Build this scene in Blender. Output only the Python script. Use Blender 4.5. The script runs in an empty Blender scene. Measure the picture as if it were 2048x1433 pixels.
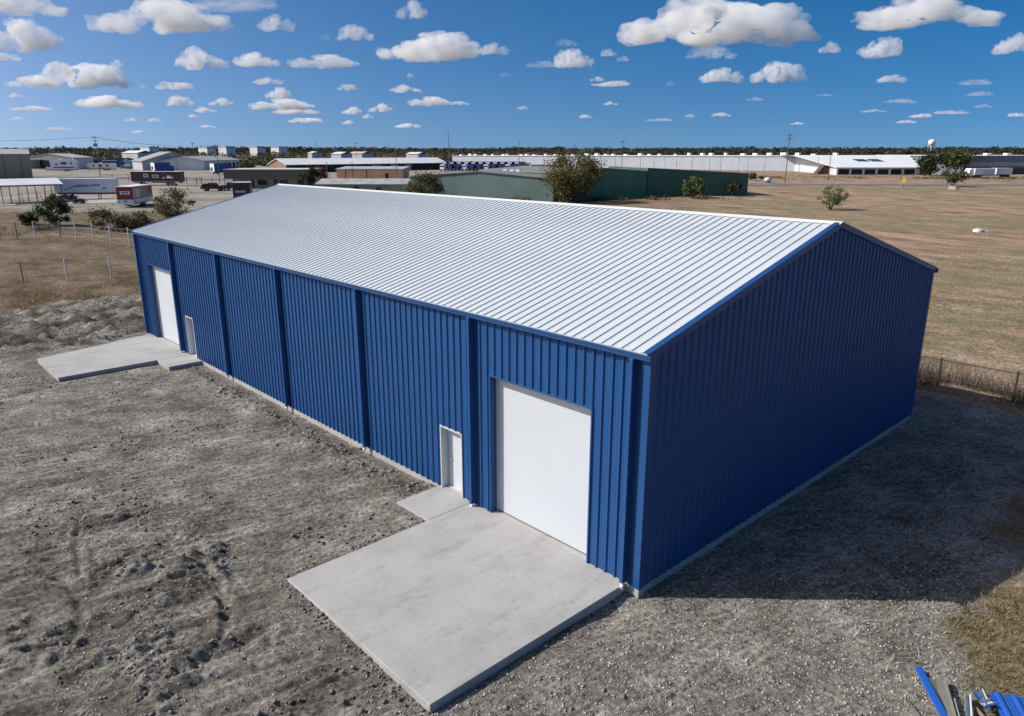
import bpy, bmesh, math, random
import numpy as np
from mathutils import Vector, Matrix, Quaternion
random.seed(7); rng = np.random.default_rng(7)
R = math.radians
scn = bpy.context.scene
col = scn.collection

# ------------------------------------------------------------------ camera, sky, sun, exposure
CAM = np.array([9.4254, -13.1354, 10.4595]); YAW = -0.8182; PITCH = 0.2761; FPX = 1455.43
cd = bpy.data.cameras.new('camera'); cam = bpy.data.objects.new('camera', cd); col.objects.link(cam)
cam.location = CAM; cam.rotation_euler = (math.pi / 2 - PITCH, 0, -YAW)
cd.sensor_width = 36; cd.lens = FPX / 2048 * 36; cd.clip_start = .1; cd.clip_end = 90000
scn.camera = cam

SUN_EL, SUN_AZ = R(38), R(225.4)                 # direction towards the sun, azimuth counted from +X
sun_dir = Vector((math.cos(SUN_AZ) * math.cos(SUN_EL), math.sin(SUN_AZ) * math.cos(SUN_EL), math.sin(SUN_EL)))
world = bpy.data.worlds.new('World'); scn.world = world; world.use_nodes = True
wt = world.node_tree; wt.nodes.clear()
sky = wt.nodes.new('ShaderNodeTexSky'); sky.sky_type = 'NISHITA'; sky.sun_disc = False
sky.sun_elevation = SUN_EL; sky.sun_rotation = R(90) - SUN_AZ
sky.altitude = 0; sky.air_density = 0.5; sky.dust_density = 2.0; sky.ozone_density = 1.0
wn, wl = wt.nodes, wt.links.new
def wnode(t, **kw):
    n = wn.new(t)
    for k, v in kw.items(): setattr(n, k, v)
    return n
wtc = wnode('ShaderNodeTexCoord')
lift_v = wnode('ShaderNodeVectorMath', operation='MULTIPLY_ADD'); lift_v.inputs[1].default_value = (1, 1, 1); lift_v.inputs[2].default_value = (0, 0, .08)
nrm_v = wnode('ShaderNodeVectorMath', operation='NORMALIZE')
wl(wtc.outputs['Generated'], lift_v.inputs[0]); wl(lift_v.outputs[0], nrm_v.inputs[0]); wl(nrm_v.outputs[0], sky.inputs[0])
hs = wnode('ShaderNodeHueSaturation'); hs.inputs['Saturation'].default_value = 1.52; hs.inputs['Hue'].default_value = .495; wl(sky.outputs[0], hs.inputs['Color'])
bg = wnode('ShaderNodeBackground'); bg.inputs['Strength'].default_value = 0.137; wl(hs.outputs[0], bg.inputs[0])
# unseen cumulus layer added overhead, tinted warm to neutralise the blue ambient light
sepv = wnode('ShaderNodeSeparateXYZ'); wl(wtc.outputs['Generated'], sepv.inputs[0])
mz = wnode('ShaderNodeMath', operation='MAXIMUM'); wl(sepv.outputs[2], mz.inputs[0]); mz.inputs[1].default_value = .12
inv = wnode('ShaderNodeMath', operation='DIVIDE'); inv.inputs[0].default_value = 1; wl(mz.outputs[0], inv.inputs[1])
pl = wnode('ShaderNodeVectorMath', operation='SCALE'); wl(wtc.outputs['Generated'], pl.inputs[0]); wl(inv.outputs[0], pl.inputs['Scale'])
cn = wnode('ShaderNodeTexNoise'); cn.inputs['Scale'].default_value = 1.6; cn.inputs['Detail'].default_value = 5; wl(pl.outputs[0], cn.inputs['Vector'])
cm = wnode('ShaderNodeMapRange', interpolation_type='SMOOTHSTEP'); cm.inputs[1].default_value = .53; cm.inputs[2].default_value = .66; wl(cn.outputs[0], cm.inputs[0])
cf = wnode('ShaderNodeMapRange', interpolation_type='SMOOTHSTEP'); cf.inputs[1].default_value = .245; cf.inputs[2].default_value = .30; wl(sepv.outputs[2], cf.inputs[0])
cmul = wnode('ShaderNodeMath', operation='MULTIPLY'); wl(cm.outputs[0], cmul.inputs[0]); wl(cf.outputs[0], cmul.inputs[1])
cbg = wnode('ShaderNodeBackground'); cbg.inputs[0].default_value = (1, .93, .84, 1); cbg.inputs[1].default_value = .60
wmix = wnode('ShaderNodeMixShader'); wl(cmul.outputs[0], wmix.inputs[0]); wl(bg.outputs[0], wmix.inputs[1]); wl(cbg.outputs[0], wmix.inputs[2])
wo = wnode('ShaderNodeOutputWorld'); wl(wmix.outputs[0], wo.inputs[0])
sl = bpy.data.lights.new('sun', 'SUN'); sl.energy = 5.0; sl.angle = R(.53); sl.color = (1, .965, .91)
so = bpy.data.objects.new('sun', sl); col.objects.link(so)
so.rotation_euler = (-sun_dir).to_track_quat('-Z', 'Y').to_euler()
scn.view_settings.view_transform = 'Standard'; scn.view_settings.look = 'None'
scn.view_settings.exposure = 0; scn.view_settings.gamma = 1
scn.render.engine = 'CYCLES'
scn.cycles.max_bounces = 18; scn.cycles.diffuse_bounces = 3; scn.cycles.glossy_bounces = 3
scn.cycles.volume_bounces = 16; scn.cycles.transparent_max_bounces = 8

# ------------------------------------------------------------------ helpers: placing
FWD = np.array([math.cos(PITCH) * math.sin(YAW), math.cos(PITCH) * math.cos(YAW), -math.sin(PITCH)])
RGT = np.array([math.cos(YAW), -math.sin(YAW), 0.]); UPV = np.cross(RGT, FWD)
FH = np.array([math.sin(YAW), math.cos(YAW)])
RZ = -YAW                                                # turns local x to the right of the view
def lift(s):                                             # the land climbs gently away from the site
    return -.2 + np.clip(.0095 * (s - 40), 0, 2.6) + np.clip(.006 * (s - 900), 0, 9.5)
def gz(x, y): return float(lift((x - CAM[0]) * FH[0] + (y - CAM[1]) * FH[1]))
def pray(px, py): return FWD + RGT * (px - 1024) / FPX - UPV * (py - 716.5) / FPX
def at(px, py, z=None):                                  # photo pixel -> point on the land (or on height z)
    d = pray(px, py)
    if z is not None: return CAM + d * (z - CAM[2]) / d[2]
    zz = -.2
    for i in range(60):
        q = CAM + d * (zz - CAM[2]) / d[2]; zz = .5 * zz + .5 * gz(q[0], q[1])
    return q
def ppm(P): return FPX / float((np.asarray(P) - CAM) @ FWD)
def at_depth(px, depth):                                 # a point on the land below pixel column px at a given distance
    d = pray(px, 304.); d = d / (d @ FWD); q = CAM + d * depth
    q[2] = gz(q[0], q[1]); return q

# ------------------------------------------------------------------ helpers: materials
def new_mat(name):
    m = bpy.data.materials.new(name); m.use_nodes = True
    nt = m.node_tree; b = nt.nodes['Principled BSDF']; return m, nt, b
def sock(b, *names):
    for n in names:
        if n in b.inputs: return b.inputs[n]
MATS = {}
def mat(name, c, rough=.6, metal=0., var=.12, scale=3., bump=0., bscale=None, spec=.5, stripe=None, island=0., coat=0.):
    """procedural paint or stone: noise-varied colour and gloss, fine relief, optional corrugation (stripe = (axis, pitch m, depth))"""
    if name in MATS: return MATS[name]
    m, nt, b = new_mat(name); L = nt.links.new
    b.inputs['Roughness'].default_value = rough; b.inputs['Metallic'].default_value = metal
    sock(b, 'Specular IOR Level').default_value = spec
    if coat: sock(b, 'Coat Weight').default_value = coat
    tc = nt.nodes.new('ShaderNodeTexCoord')
    n = nt.nodes.new('ShaderNodeTexNoise'); n.inputs['Scale'].default_value = scale; n.inputs['Detail'].default_value = 5
    L(tc.outputs['Object'], n.inputs['Vector'])
    mr = nt.nodes.new('ShaderNodeMapRange'); mr.inputs[1].default_value = .3; mr.inputs[2].default_value = .7
    mr.inputs[3].default_value = 1 - var; mr.inputs[4].default_value = 1 + var
    L(n.outputs[0], mr.inputs[0])
    val = mr.outputs[0]
    if island:
        g = nt.nodes.new('ShaderNodeNewGeometry'); m2 = nt.nodes.new('ShaderNodeMapRange')
        m2.inputs[3].default_value = 1 - island; m2.inputs[4].default_value = 1 + island
        L(g.outputs['Random Per Island'], m2.inputs[0])
        mm = nt.nodes.new('ShaderNodeMath'); mm.operation = 'MULTIPLY'; L(val, mm.inputs[0]); L(m2.outputs[0], mm.inputs[1]); val = mm.outputs[0]
    mx = nt.nodes.new('ShaderNodeVectorMath'); mx.operation = 'SCALE'; mx.inputs[0].default_value = c[:3]; L(val, mx.inputs['Scale'])
    L(mx.outputs[0], b.inputs['Base Color'])
    rr = nt.nodes.new('ShaderNodeMapRange'); rr.inputs[3].default_value = max(.05, rough - .1); rr.inputs[4].default_value = min(1, rough + .12)
    L(n.outputs[0], rr.inputs[0]); L(rr.outputs[0], b.inputs['Roughness'])
    norm = None
    if stripe:
        w = nt.nodes.new('ShaderNodeTexWave'); w.bands_direction = stripe[0]; w.inputs['Scale'].default_value = .314 / stripe[1]
        L(tc.outputs['Object'], w.inputs['Vector'])
        bs = nt.nodes.new('ShaderNodeBump'); bs.inputs['Distance'].default_value = stripe[2]; bs.inputs['Strength'].default_value = 1
        L(w.outputs['Fac'], bs.inputs['Height']); norm = bs
    if bump:
        n2 = nt.nodes.new('ShaderNodeTexNoise'); n2.inputs['Scale'].default_value = bscale or scale * 6; n2.inputs['Detail'].default_value = 6
        L(tc.outputs['Object'], n2.inputs['Vector'])
        bb = nt.nodes.new('ShaderNodeBump'); bb.inputs['Distance'].default_value = bump; bb.inputs['Strength'].default_value = .8
        L(n2.outputs[0], bb.inputs['Height'])
        if norm: L(norm.outputs[0], bb.inputs['Normal'])
        norm = bb
    if norm: L(norm.outputs[0], b.inputs['Normal'])
    MATS[name] = m; return m
def leaf_mat(name, c1, c2, trans=.25):
    if name in MATS: return MATS[name]
    m, nt, b = new_mat(name); L = nt.links.new
    g = nt.nodes.new('ShaderNodeNewGeometry'); cr = nt.nodes.new('ShaderNodeValToRGB')
    cr.color_ramp.elements[0].color = (*c1, 1); cr.color_ramp.elements[1].color = (*c2, 1)
    L(g.outputs['Random Per Island'], cr.inputs[0]); L(cr.outputs[0], b.inputs['Base Color'])
    b.inputs['Roughness'].default_value = .65; sock(b, 'Specular IOR Level').default_value = .25
    t = nt.nodes.new('ShaderNodeBsdfTranslucent'); L(cr.outputs[0], t.inputs[0])
    mx = nt.nodes.new('ShaderNodeMixShader'); mx.inputs[0].default_value = trans
    out = nt.nodes['Material Output']; L(b.outputs[0], mx.inputs[1]); L(t.outputs[0], mx.inputs[2]); L(mx.outputs[0], out.inputs[0])
    MATS[name] = m; return m

# ------------------------------------------------------------------ helpers: meshes and objects
class MB:
    def __init__(s): s.v = []; s.f = []
    def add(s, vs, fs):
        o = len(s.v); s.v += [tuple(map(float, q)) for q in vs]; s.f += [tuple(i + o for i in f) for f in fs]; return s
    def box(s, x0, x1, y0, y1, z0, z1):
        return s.add([(x0,y0,z0),(x1,y0,z0),(x1,y1,z0),(x0,y1,z0),(x0,y0,z1),(x1,y0,z1),(x1,y1,z1),(x0,y1,z1)],
                     [(3,2,1,0),(4,5,6,7),(0,1,5,4),(1,2,6,5),(2,3,7,6),(3,0,4,7)])
    def cbox(s, x0, x1, y0, y1, z0, z1, c=.02):          # box with chamfered edges
        vs = []; ax = [(x0, x1), (y0, y1), (z0, z1)]
        pts = []
        for sx in (0, 1):
            for sy in (0, 1):
                for sz in (0, 1):
                    p = [ax[0][sx], ax[1][sy], ax[2][sz]]; sg = (sx, sy, sz)
                    for k in range(3):
                        q = list(p)
                        for j in range(3):
                            if j != k: q[j] += c if sg[j] == 0 else -c
                        pts.append(q)
        bm = bmesh.new()
        for q in pts: bm.verts.new(q)
        bmesh.ops.convex_hull(bm, input=bm.verts[:]); bmesh.ops.dissolve_limit(bm, angle_limit=.01, verts=bm.verts[:], edges=bm.edges[:])
        bm.verts.index_update()
        s.add([v.co for v in bm.verts], [tuple(v.index for v in f.verts) for f in bm.faces]); bm.free(); return s
    def prism(s, poly, axis, a, b):                      # polygon (u, v) swept along an axis from a to b
        n = len(poly); vs = []
        for t in (a, b):
            for u, v in poly: vs.append({'x': (t, u, v), 'y': (u, t, v), 'z': (u, v, t)}[axis])
        fs = [tuple(range(n))[::-1], tuple(range(n, 2 * n))] + [(i, (i + 1) % n, n + (i + 1) % n, n + i) for i in range(n)]
        if axis == 'y': fs = [f[::-1] for f in fs]
        return s.add(vs, fs)
    def tube(s, p, q, r, n=8, r2=None):
        p, q = Vector(p), Vector(q); d = (q - p).normalized(); r2 = r if r2 is None else r2
        a = d.orthogonal().normalized(); b = d.cross(a); vs = []
        for c, rr in ((p, r), (q, r2)):
            for i in range(n):
                t = 2 * math.pi * i / n; vs.append(c + a * rr * math.cos(t) + b * rr * math.sin(t))
        return s.add(vs, [tuple(range(n))[::-1], tuple(range(n, 2 * n))] + [(i, (i + 1) % n, n + (i + 1) % n, n + i) for i in range(n)])
    def path(s, pts, r, n=6):
        for a, b in zip(pts[:-1], pts[1:]): s.tube(a, b, r, n)
        return s
    def lathe(s, prof, n=16, c=(0, 0, 0)):               # (radius, z) profile turned about z
        vs = []; k = len(prof)
        for i in range(n):
            t = 2 * math.pi * i / n
            for r, z in prof: vs.append((c[0] + r * math.cos(t), c[1] + r * math.sin(t), c[2] + z))
        fs = [(i * k + j, ((i + 1) % n) * k + j, ((i + 1) % n) * k + j + 1, i * k + j + 1) for i in range(n) for j in range(k - 1)]
        return s.add(vs, fs)
    def mesh(s, name):
        me = bpy.data.meshes.new(name); me.from_pydata(s.v, [], s.f); me.update(); return me
    def build(s, name, m, parent=None, smooth=False):
        return link(name, s.mesh(name), m, parent, smooth)
def link(name, me, m, parent=None, smooth=False):
    if m and not me.materials: me.materials.append(m)
    if smooth: me.polygons.foreach_set('use_smooth', [True] * len(me.polygons))
    o = bpy.data.objects.new(name, me); col.objects.link(o)
    if parent: o.parent = parent
    return o
def np_mesh(name, V, F):                                 # F: (n, k) faces all with k corners
    me = bpy.data.meshes.new(name); V = np.asarray(V, np.float32); F = np.asarray(F, np.int32); n, k = F.shape
    me.vertices.add(len(V)); me.vertices.foreach_set('co', V.ravel())
    me.loops.add(n * k); me.loops.foreach_set('vertex_index', F.ravel())
    me.polygons.add(n); me.polygons.foreach_set('loop_start', np.arange(0, n * k, k, dtype=np.int32))
    me.polygons.foreach_set('loop_total', np.full(n, k, np.int32)); me.update(calc_edges=True); return me
def tag(o, label=None, cat=None, group=None, kind=None):
    for k, v in (('label', label), ('category', cat), ('group', group), ('kind', kind)):
        if v: o[k] = v
    return o
def thing(name, label, cat, loc, rz=0., group=None):
    o = bpy.data.objects.new(name, None); col.objects.link(o); o.empty_display_size = .3
    o.location = [float(v) for v in loc]; o.rotation_euler = (0, 0, rz); return tag(o, label, cat, group)
def copy_tree(o, parent=None):
    c = o.copy(); col.objects.link(c); c.parent = parent
    for ch in o.children: copy_tree(ch, c)
    return c

# ------------------------------------------------------------------ numpy noise
def _h(ix, iy, iz, seed):
    h = (ix * 374761393 + iy * 668265263 + iz * 2147483647 + seed * 144665) & 0xffffffff
    h = ((h ^ (h >> 13)) * 1274126177) & 0xffffffff
    return ((h ^ (h >> 16)) & 0xffff) / 65535.
def vnoise(x, y, z=None, seed=0):
    if z is None: z = np.zeros_like(x)
    ix, iy, iz = (np.floor(a).astype(np.int64) for a in (x, y, z)); fx, fy, fz = x - ix, y - iy, z - iz
    fx, fy, fz = (f * f * f * (f * (f * 6 - 15) + 10) for f in (fx, fy, fz)); r = 0
    flat = not np.any(z)
    for dz in ((0,) if flat else (0, 1)):
        wz = 1 if flat else (fz if dz else 1 - fz)
        a = _h(ix, iy, iz + dz, seed); b = _h(ix + 1, iy, iz + dz, seed); c = _h(ix, iy + 1, iz + dz, seed); d = _h(ix + 1, iy + 1, iz + dz, seed)
        r = r + wz * ((a * (1 - fx) + b * fx) * (1 - fy) + (c * (1 - fx) + d * fx) * fy)
    return r * 2 - 1
def fbm(x, y, z=None, o=4, seed=0, g=.5):
    r = 0; a = 1
    for i in range(o):
        k = 2.03 ** i; r = r + a * vnoise(x * k + 17.3 * i, y * k - 9.1 * i, None if z is None else z * k, seed + i); a *= g
    return r
def sst(a, b, x):
    t = np.clip((x - a) / (b - a), 0, 1); return t * t * (3 - 2 * t)

# ------------------------------------------------------------------ the land
FT = .3048; L = 120 * FT; W = 60 * FT
ds_, s = [], -6.
slist = [s]
while s < 9000:
    s += .055 if s < 22 else max(.055, min(.5 * s * s / 7000, 1.6 + max(0, s - 260) * .05)); slist.append(s)
S_ = np.array(slist)
rlist = [0.]; r = 0.
while r < 9000:
    r += .065 if r < 13 else max(.065, .065 + (r - 13) * .013 if r < 60 else .7 + (r - 60) * .05); rlist.append(r)
R_ = np.array([-v for v in rlist[:0:-1]] + rlist)
SS, RR = np.meshgrid(S_, R_, indexing='ij')
GX = CAM[0] + SS * FH[0] + RR * RGT[0]; GY = CAM[1] + SS * FH[1] + RR * RGT[1]
def dirt_mask(x, y):
    n = fbm(x * .35, y * .35, o=4, seed=3)
    a = sst(-.8, .8, x + 49.5 + 2.6 * n + .05 * y)
    b = sst(-.5, .7, 21.8 - y + 1.2 * n)
    edge = np.where(y < 5, 5.5 + (4.8 - y) * .72, 5.4 + (y - 5) * .02) + .9 * n
    c = np.where(y < 14, sst(-.7, .4, edge - x), sst(-.7, .4, edge + (y - 14) * 1.2 - x))
    return a * b * c
def seg_dist(x, y, pts):
    best = np.full(x.shape, 1e9)
    for a, b in zip(pts[:-1], pts[1:]):
        dx, dy = b[0] - a[0], b[1] - a[1]; l2 = dx * dx + dy * dy + 1e-9
        t = np.clip(((x - a[0]) * dx + (y - a[1]) * dy) / l2, 0, 1)
        best = np.minimum(best, np.hypot(x - a[0] - t * dx, y - a[1] - t * dy))
    return best
def smooth_line(pts, n=5):
    P = [at(*q, z=-.2)[:2] for q in pts]; out = []
    for i in range(len(P) - 1):
        p0, p1, p2, p3 = P[max(i - 1, 0)], P[i], P[i + 1], P[min(i + 2, len(P) - 1)]
        for t in np.linspace(0, 1, n, endpoint=False):
            out.append(.5 * ((2 * p1) + (-p0 + p2) * t + (2 * p0 - 5 * p1 + 4 * p2 - p3) * t * t + (-p0 + 3 * p1 - 3 * p2 + p3) * t ** 3))
    out.append(P[-1]); return out
RUTS = [([(160,1035),(156,1100),(168,1190)], .10, .05), ([(330,1118),(395,1128),(432,1165),(452,1215),(446,1270),(412,1320),(345,1362)], .13, .07),
        ([(395,1150),(432,1190),(446,1215)], .06, .05), ([(85,1150),(128,1163),(153,1195),(160,1245),(135,1300),(103,1332)], .11, .06),
        ([(330,1352),(430,1318),(530,1268)], .22, .10), ([(340,1392),(480,1352),(625,1312)], .16, .09), ([(430,1433),(560,1385),(660,1350)], .14, .08),
        ([(180,1160),(250,1140),(330,1128)], .14, .07), ([(165,1065),(230,1050),(300,1030)], .16, .09), ([(195,1150),(235,1130),(265,1115)], .16, .09),
        ([(1330,1410),(1420,1345),(1500,1285),(1590,1222)], .09, .022), ([(1290,1360),(1370,1300),(1440,1250),(1490,1215)], .08, .02), ([(1430,1390),(1500,1330),(1580,1270),(1650,1215)], .07, .02),
        ([(1690,1160),(1800,1050),(1890,960),(1960,890)], .14, .05), ([(1750,1150),(1850,1050),(1935,960)], .14, .05),
        ([(1030,1378),(1090,1433)], .03, .03), ([(1150,1260),(1265,1330),(1330,1433)], .03, .025), ([(1160,1375),(1190,1433)], .03, .025),
        ([(0,1330),(120,1290),(260,1250)], .15, .05), ([(0,1405),(160,1370),(330,1330)], .16, .05),
        ([(0,660),(120,652),(280,640)], .35, .12), ([(0,700),(90,688),(275,662)], .35, .12), ([(0,630),(150,618),(285,606)], .3, .14),
        ([(0,800),(140,770),(300,752)], .25, .06), ([(0,860),(140,840),(330,800)], .25, .06)]
RUTS = [(smooth_line(p), w, d) for p, w, d in RUTS]
def relief(x, y):
    """height of the churned clay and gravel above the smooth land"""
    dm = dirt_mask(x, y)
    far = sst(-33, -39, x)
    ax = np.where(far > .5, RGT[0], .30); ay = np.where(far > .5, RGT[1], .954)
    u, v = x * ax + y * ay, x * ay - y * ax
    h = .035 * fbm(x * .45, y * .45, o=3, seed=11)
    h = h + (.075 + .25 * far) * fbm(u * .45, v * 2.2, o=4, seed=21) * sst(-.35, .5, fbm(x * .22, y * .22, o=2, seed=5) + .55 * far)
    rough = np.clip(.28 + 1.0 * np.exp(-((x + 8.5) ** 2 + (y + 9.5) ** 2) / 26) + .6 * np.exp(-((x + 4) ** 2 / 16 + (y + 8.5) ** 2 / 5)) + far, 0, 1.2)
    patch = rough * sst(-.05, .45, fbm(x * .5, y * .5, o=3, seed=31))
    h = h + patch * .11 * np.abs(fbm(u * 1.6, v * 3.6, o=4, seed=41, g=.6))
    rid = 1 - np.abs(fbm(u * .55 + .3 * fbm(x * .7, y * .7, o=2, seed=46), v * 2.3, o=3, seed=47, g=.5)) * 1.5
    h = h + rough * .09 * np.clip(rid, 0, 1) ** 2 * sst(-.5, .4, fbm(x * .3, y * .3, o=2, seed=48)) * (x < -.6)
    h = h + .016 * np.abs(fbm(x * 5, y * 5, o=3, seed=51)) + .006 * fbm(x * 16, y * 16, o=2, seed=61)
    calm = np.where(x > -1.2, .5, 1.) * np.where((y > -.2) & (x > -1), .55, 1.)   # rolled gravel on the gable side
    h = h * calm
    h = h + far * .22 * np.abs(fbm(u * .9, v * 1.7, o=3, seed=45)) * (x < -37)
    wall = sst(0, 1.3, -y) * (x < .1) * (x > -L)
    ridge = np.exp(-((y + .85) / .5) ** 2) * (x < -8.3) * (x > -28) * sst(0, .3, -y)
    h = h + ridge * (.05 + .10 * np.abs(fbm(x * 2.4, y * 2.4, o=4, seed=71, g=.6)))
    near = (x > -60) & (x < 14) & (y > -24) & (y < 26)
    if near.any():
        hx = np.zeros_like(x)
        xs, ys = x[near], y[near]; acc = np.zeros_like(xs)
        wob = .05 * fbm(xs * 2.2, ys * 1.5, o=3, seed=81)
        for pts, w, d in RUTS:
            P = np.array(pts); m = (xs > P[:, 0].min() - 1) & (xs < P[:, 0].max() + 1) & (ys > P[:, 1].min() - 1) & (ys < P[:, 1].max() + 1)
            if not m.any(): continue
            dd = seg_dist(xs[m], ys[m], pts) + wob[m] * (w > .05)
            d = d * 1.0; w = w * .8
            acc[m] += -d * np.exp(-(dd / w) ** 2) + .6 * d * np.exp(-((dd - 2.1 * w) / (.9 * w)) ** 2) * (.4 + .6 * (vnoise(xs[m] * 4, ys[m] * 4, seed=91) > -.1))
        hx[near] = acc; h = h + hx
    # level along the foundation and the aprons
    def rect(x0, x1, y0, y1): return np.maximum(np.maximum(x0 - x, x - x1), np.maximum(y0 - y, y - y1))
    d = np.minimum(rect(-L, 0, 0, W), np.minimum(np.minimum(rect(-6.42, -.37, -6.17, 0), rect(-8.05, -6.4, -1.7, 0)), np.minimum(rect(-36, -29.9, -6.2, 0), rect(-29.9, -28.2, -1.7, 0))))
    h = np.where(d < .9, np.minimum(h, .01 + .12 * np.clip(d, 0, 2)), h)
    k = sst(.0, .6, d)
    h = h * (.25 + .75 * k) - .02 * (1 - k)
    # a hollow washed out beside the near apron
    h = h - .09 * np.exp(-((x + .05) ** 2 / .12 + (y + .9) ** 2 / .6)) - .05 * np.exp(-((x - .1) ** 2 / .08)) * sst(-6.2, -5, y) * (y < .2)
    d2_ = np.minimum(rect(-6.42, -.37, -6.17, 0), rect(-8.05, -6.4, -1.7, 0))
    bank = np.exp(-(np.maximum(d2_, 0) / .9) ** 2) * sst(-.4, -5.5, x) * (x > -12) * (y < .05)
    h = h * (1 - .6 * bank) + .125 * bank
    grass = .035 * fbm(x * .8, y * .8, o=3, seed=101) + .02 * fbm(x * 3.5, y * 3.5, o=3, seed=102)
    dist = np.hypot(x - CAM[0], y - CAM[1])
    return (h * dm + grass * (1 - dm) * (1 - sst(60, 130, dist))) * (1 - sst(120, 200, dist))
DM = dirt_mask(GX, GY)
GZ = lift(SS) + relief(GX, GY) * (SS > -5)
ns, nr = SS.shape
idx = np.arange(ns * nr).reshape(ns, nr)
Fq = np.stack([idx[:-1, :-1], idx[:-1, 1:], idx[1:, 1:], idx[1:, :-1]], -1).reshape(-1, 4)
me = np_mesh('ground', np.stack([GX, GY, GZ], -1).reshape(-1, 3), Fq)
me.polygons.foreach_set('use_smooth', np.ones(len(Fq), bool))
# which cover grows or lies where: red = churned clay, green = green grass, blue = crushed-stone yard
dist = np.hypot(GX - CAM[0], GY - CAM[1])
lot_r = RR; lot = sst(124, 132, SS + .0 * RR + 3 * fbm(GX * .05, GY * .05, o=2, seed=7)) * sst(20, 5, RR + .05 * SS + 6 * fbm(GX * .03, GY * .03, seed=8)) * (1 - sst(420, 520, SS))
lot = lot * (1 - sst(-2, 4, RR + 62 - (SS - 135) * .2) * 0)
gband = sst(.05, .5, fbm(GX * .028, GY * .05, o=4, seed=13) + .25 * fbm(GX * .3, GY * .3, o=3, seed=14))
rightside = sst(-10, 25, RR - .12 * SS)
nearfence = np.exp(-((GX + 52) / 3.0) ** 2) * (GY < 30)
green = np.clip(.75 * gband * (.35 + .65 * rightside) * (1 - sst(190, 230, SS) * .7) + .5 * nearfence * gband, 0, 1)
zone = np.zeros((ns * nr, 4), np.float32); zone[:, 0] = DM.ravel(); zone[:, 1] = green.ravel(); zone[:, 2] = lot.ravel(); zone[:, 3] = sst(380, 620, SS).ravel()
ca = me.color_attributes.new('zone', 'FLOAT_COLOR', 'POINT'); ca.data.foreach_set('color', zone.ravel())

fu, fv = GX * RGT[0] + GY * RGT[1], GX * RGT[1] - GY * RGT[0]; nu, nv = GX * .30 + GY * .954, GX * .954 - GY * .30      # darker streaks and patches in the turned clay
dark_clay = sst(-34, -39, GX) * sst(.02, .42, fbm(fu * .35, fv * 1.1, o=4, seed=161)) + .8 * np.exp(-((GX + 8.5) ** 2 + (GY + 9.5) ** 2) / 30) * sst(.12, .5, fbm(nu * .8, nv * 2.2, o=4, seed=162)) + .7 * np.exp(-((GY + .8) / .55) ** 2) * (GX < -8.2) * (GX > -28) * sst(-.1, .4, fbm(GX, GY, o=3, seed=163)) + .35 * (GX < -1) * sst(.3, .6, fbm(nu * .5, nv * 1.3, o=4, seed=164))
mv = me.attributes.new('dark_clay', 'FLOAT', 'POINT'); mv.data.foreach_set('value', np.ascontiguousarray(np.clip(dark_clay, 0, 1).ravel(), np.float32))
pv = me.attributes.new('pale', 'FLOAT', 'POINT'); pv.data.foreach_set('value', np.ascontiguousarray(rightside.ravel(), np.float32))

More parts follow.
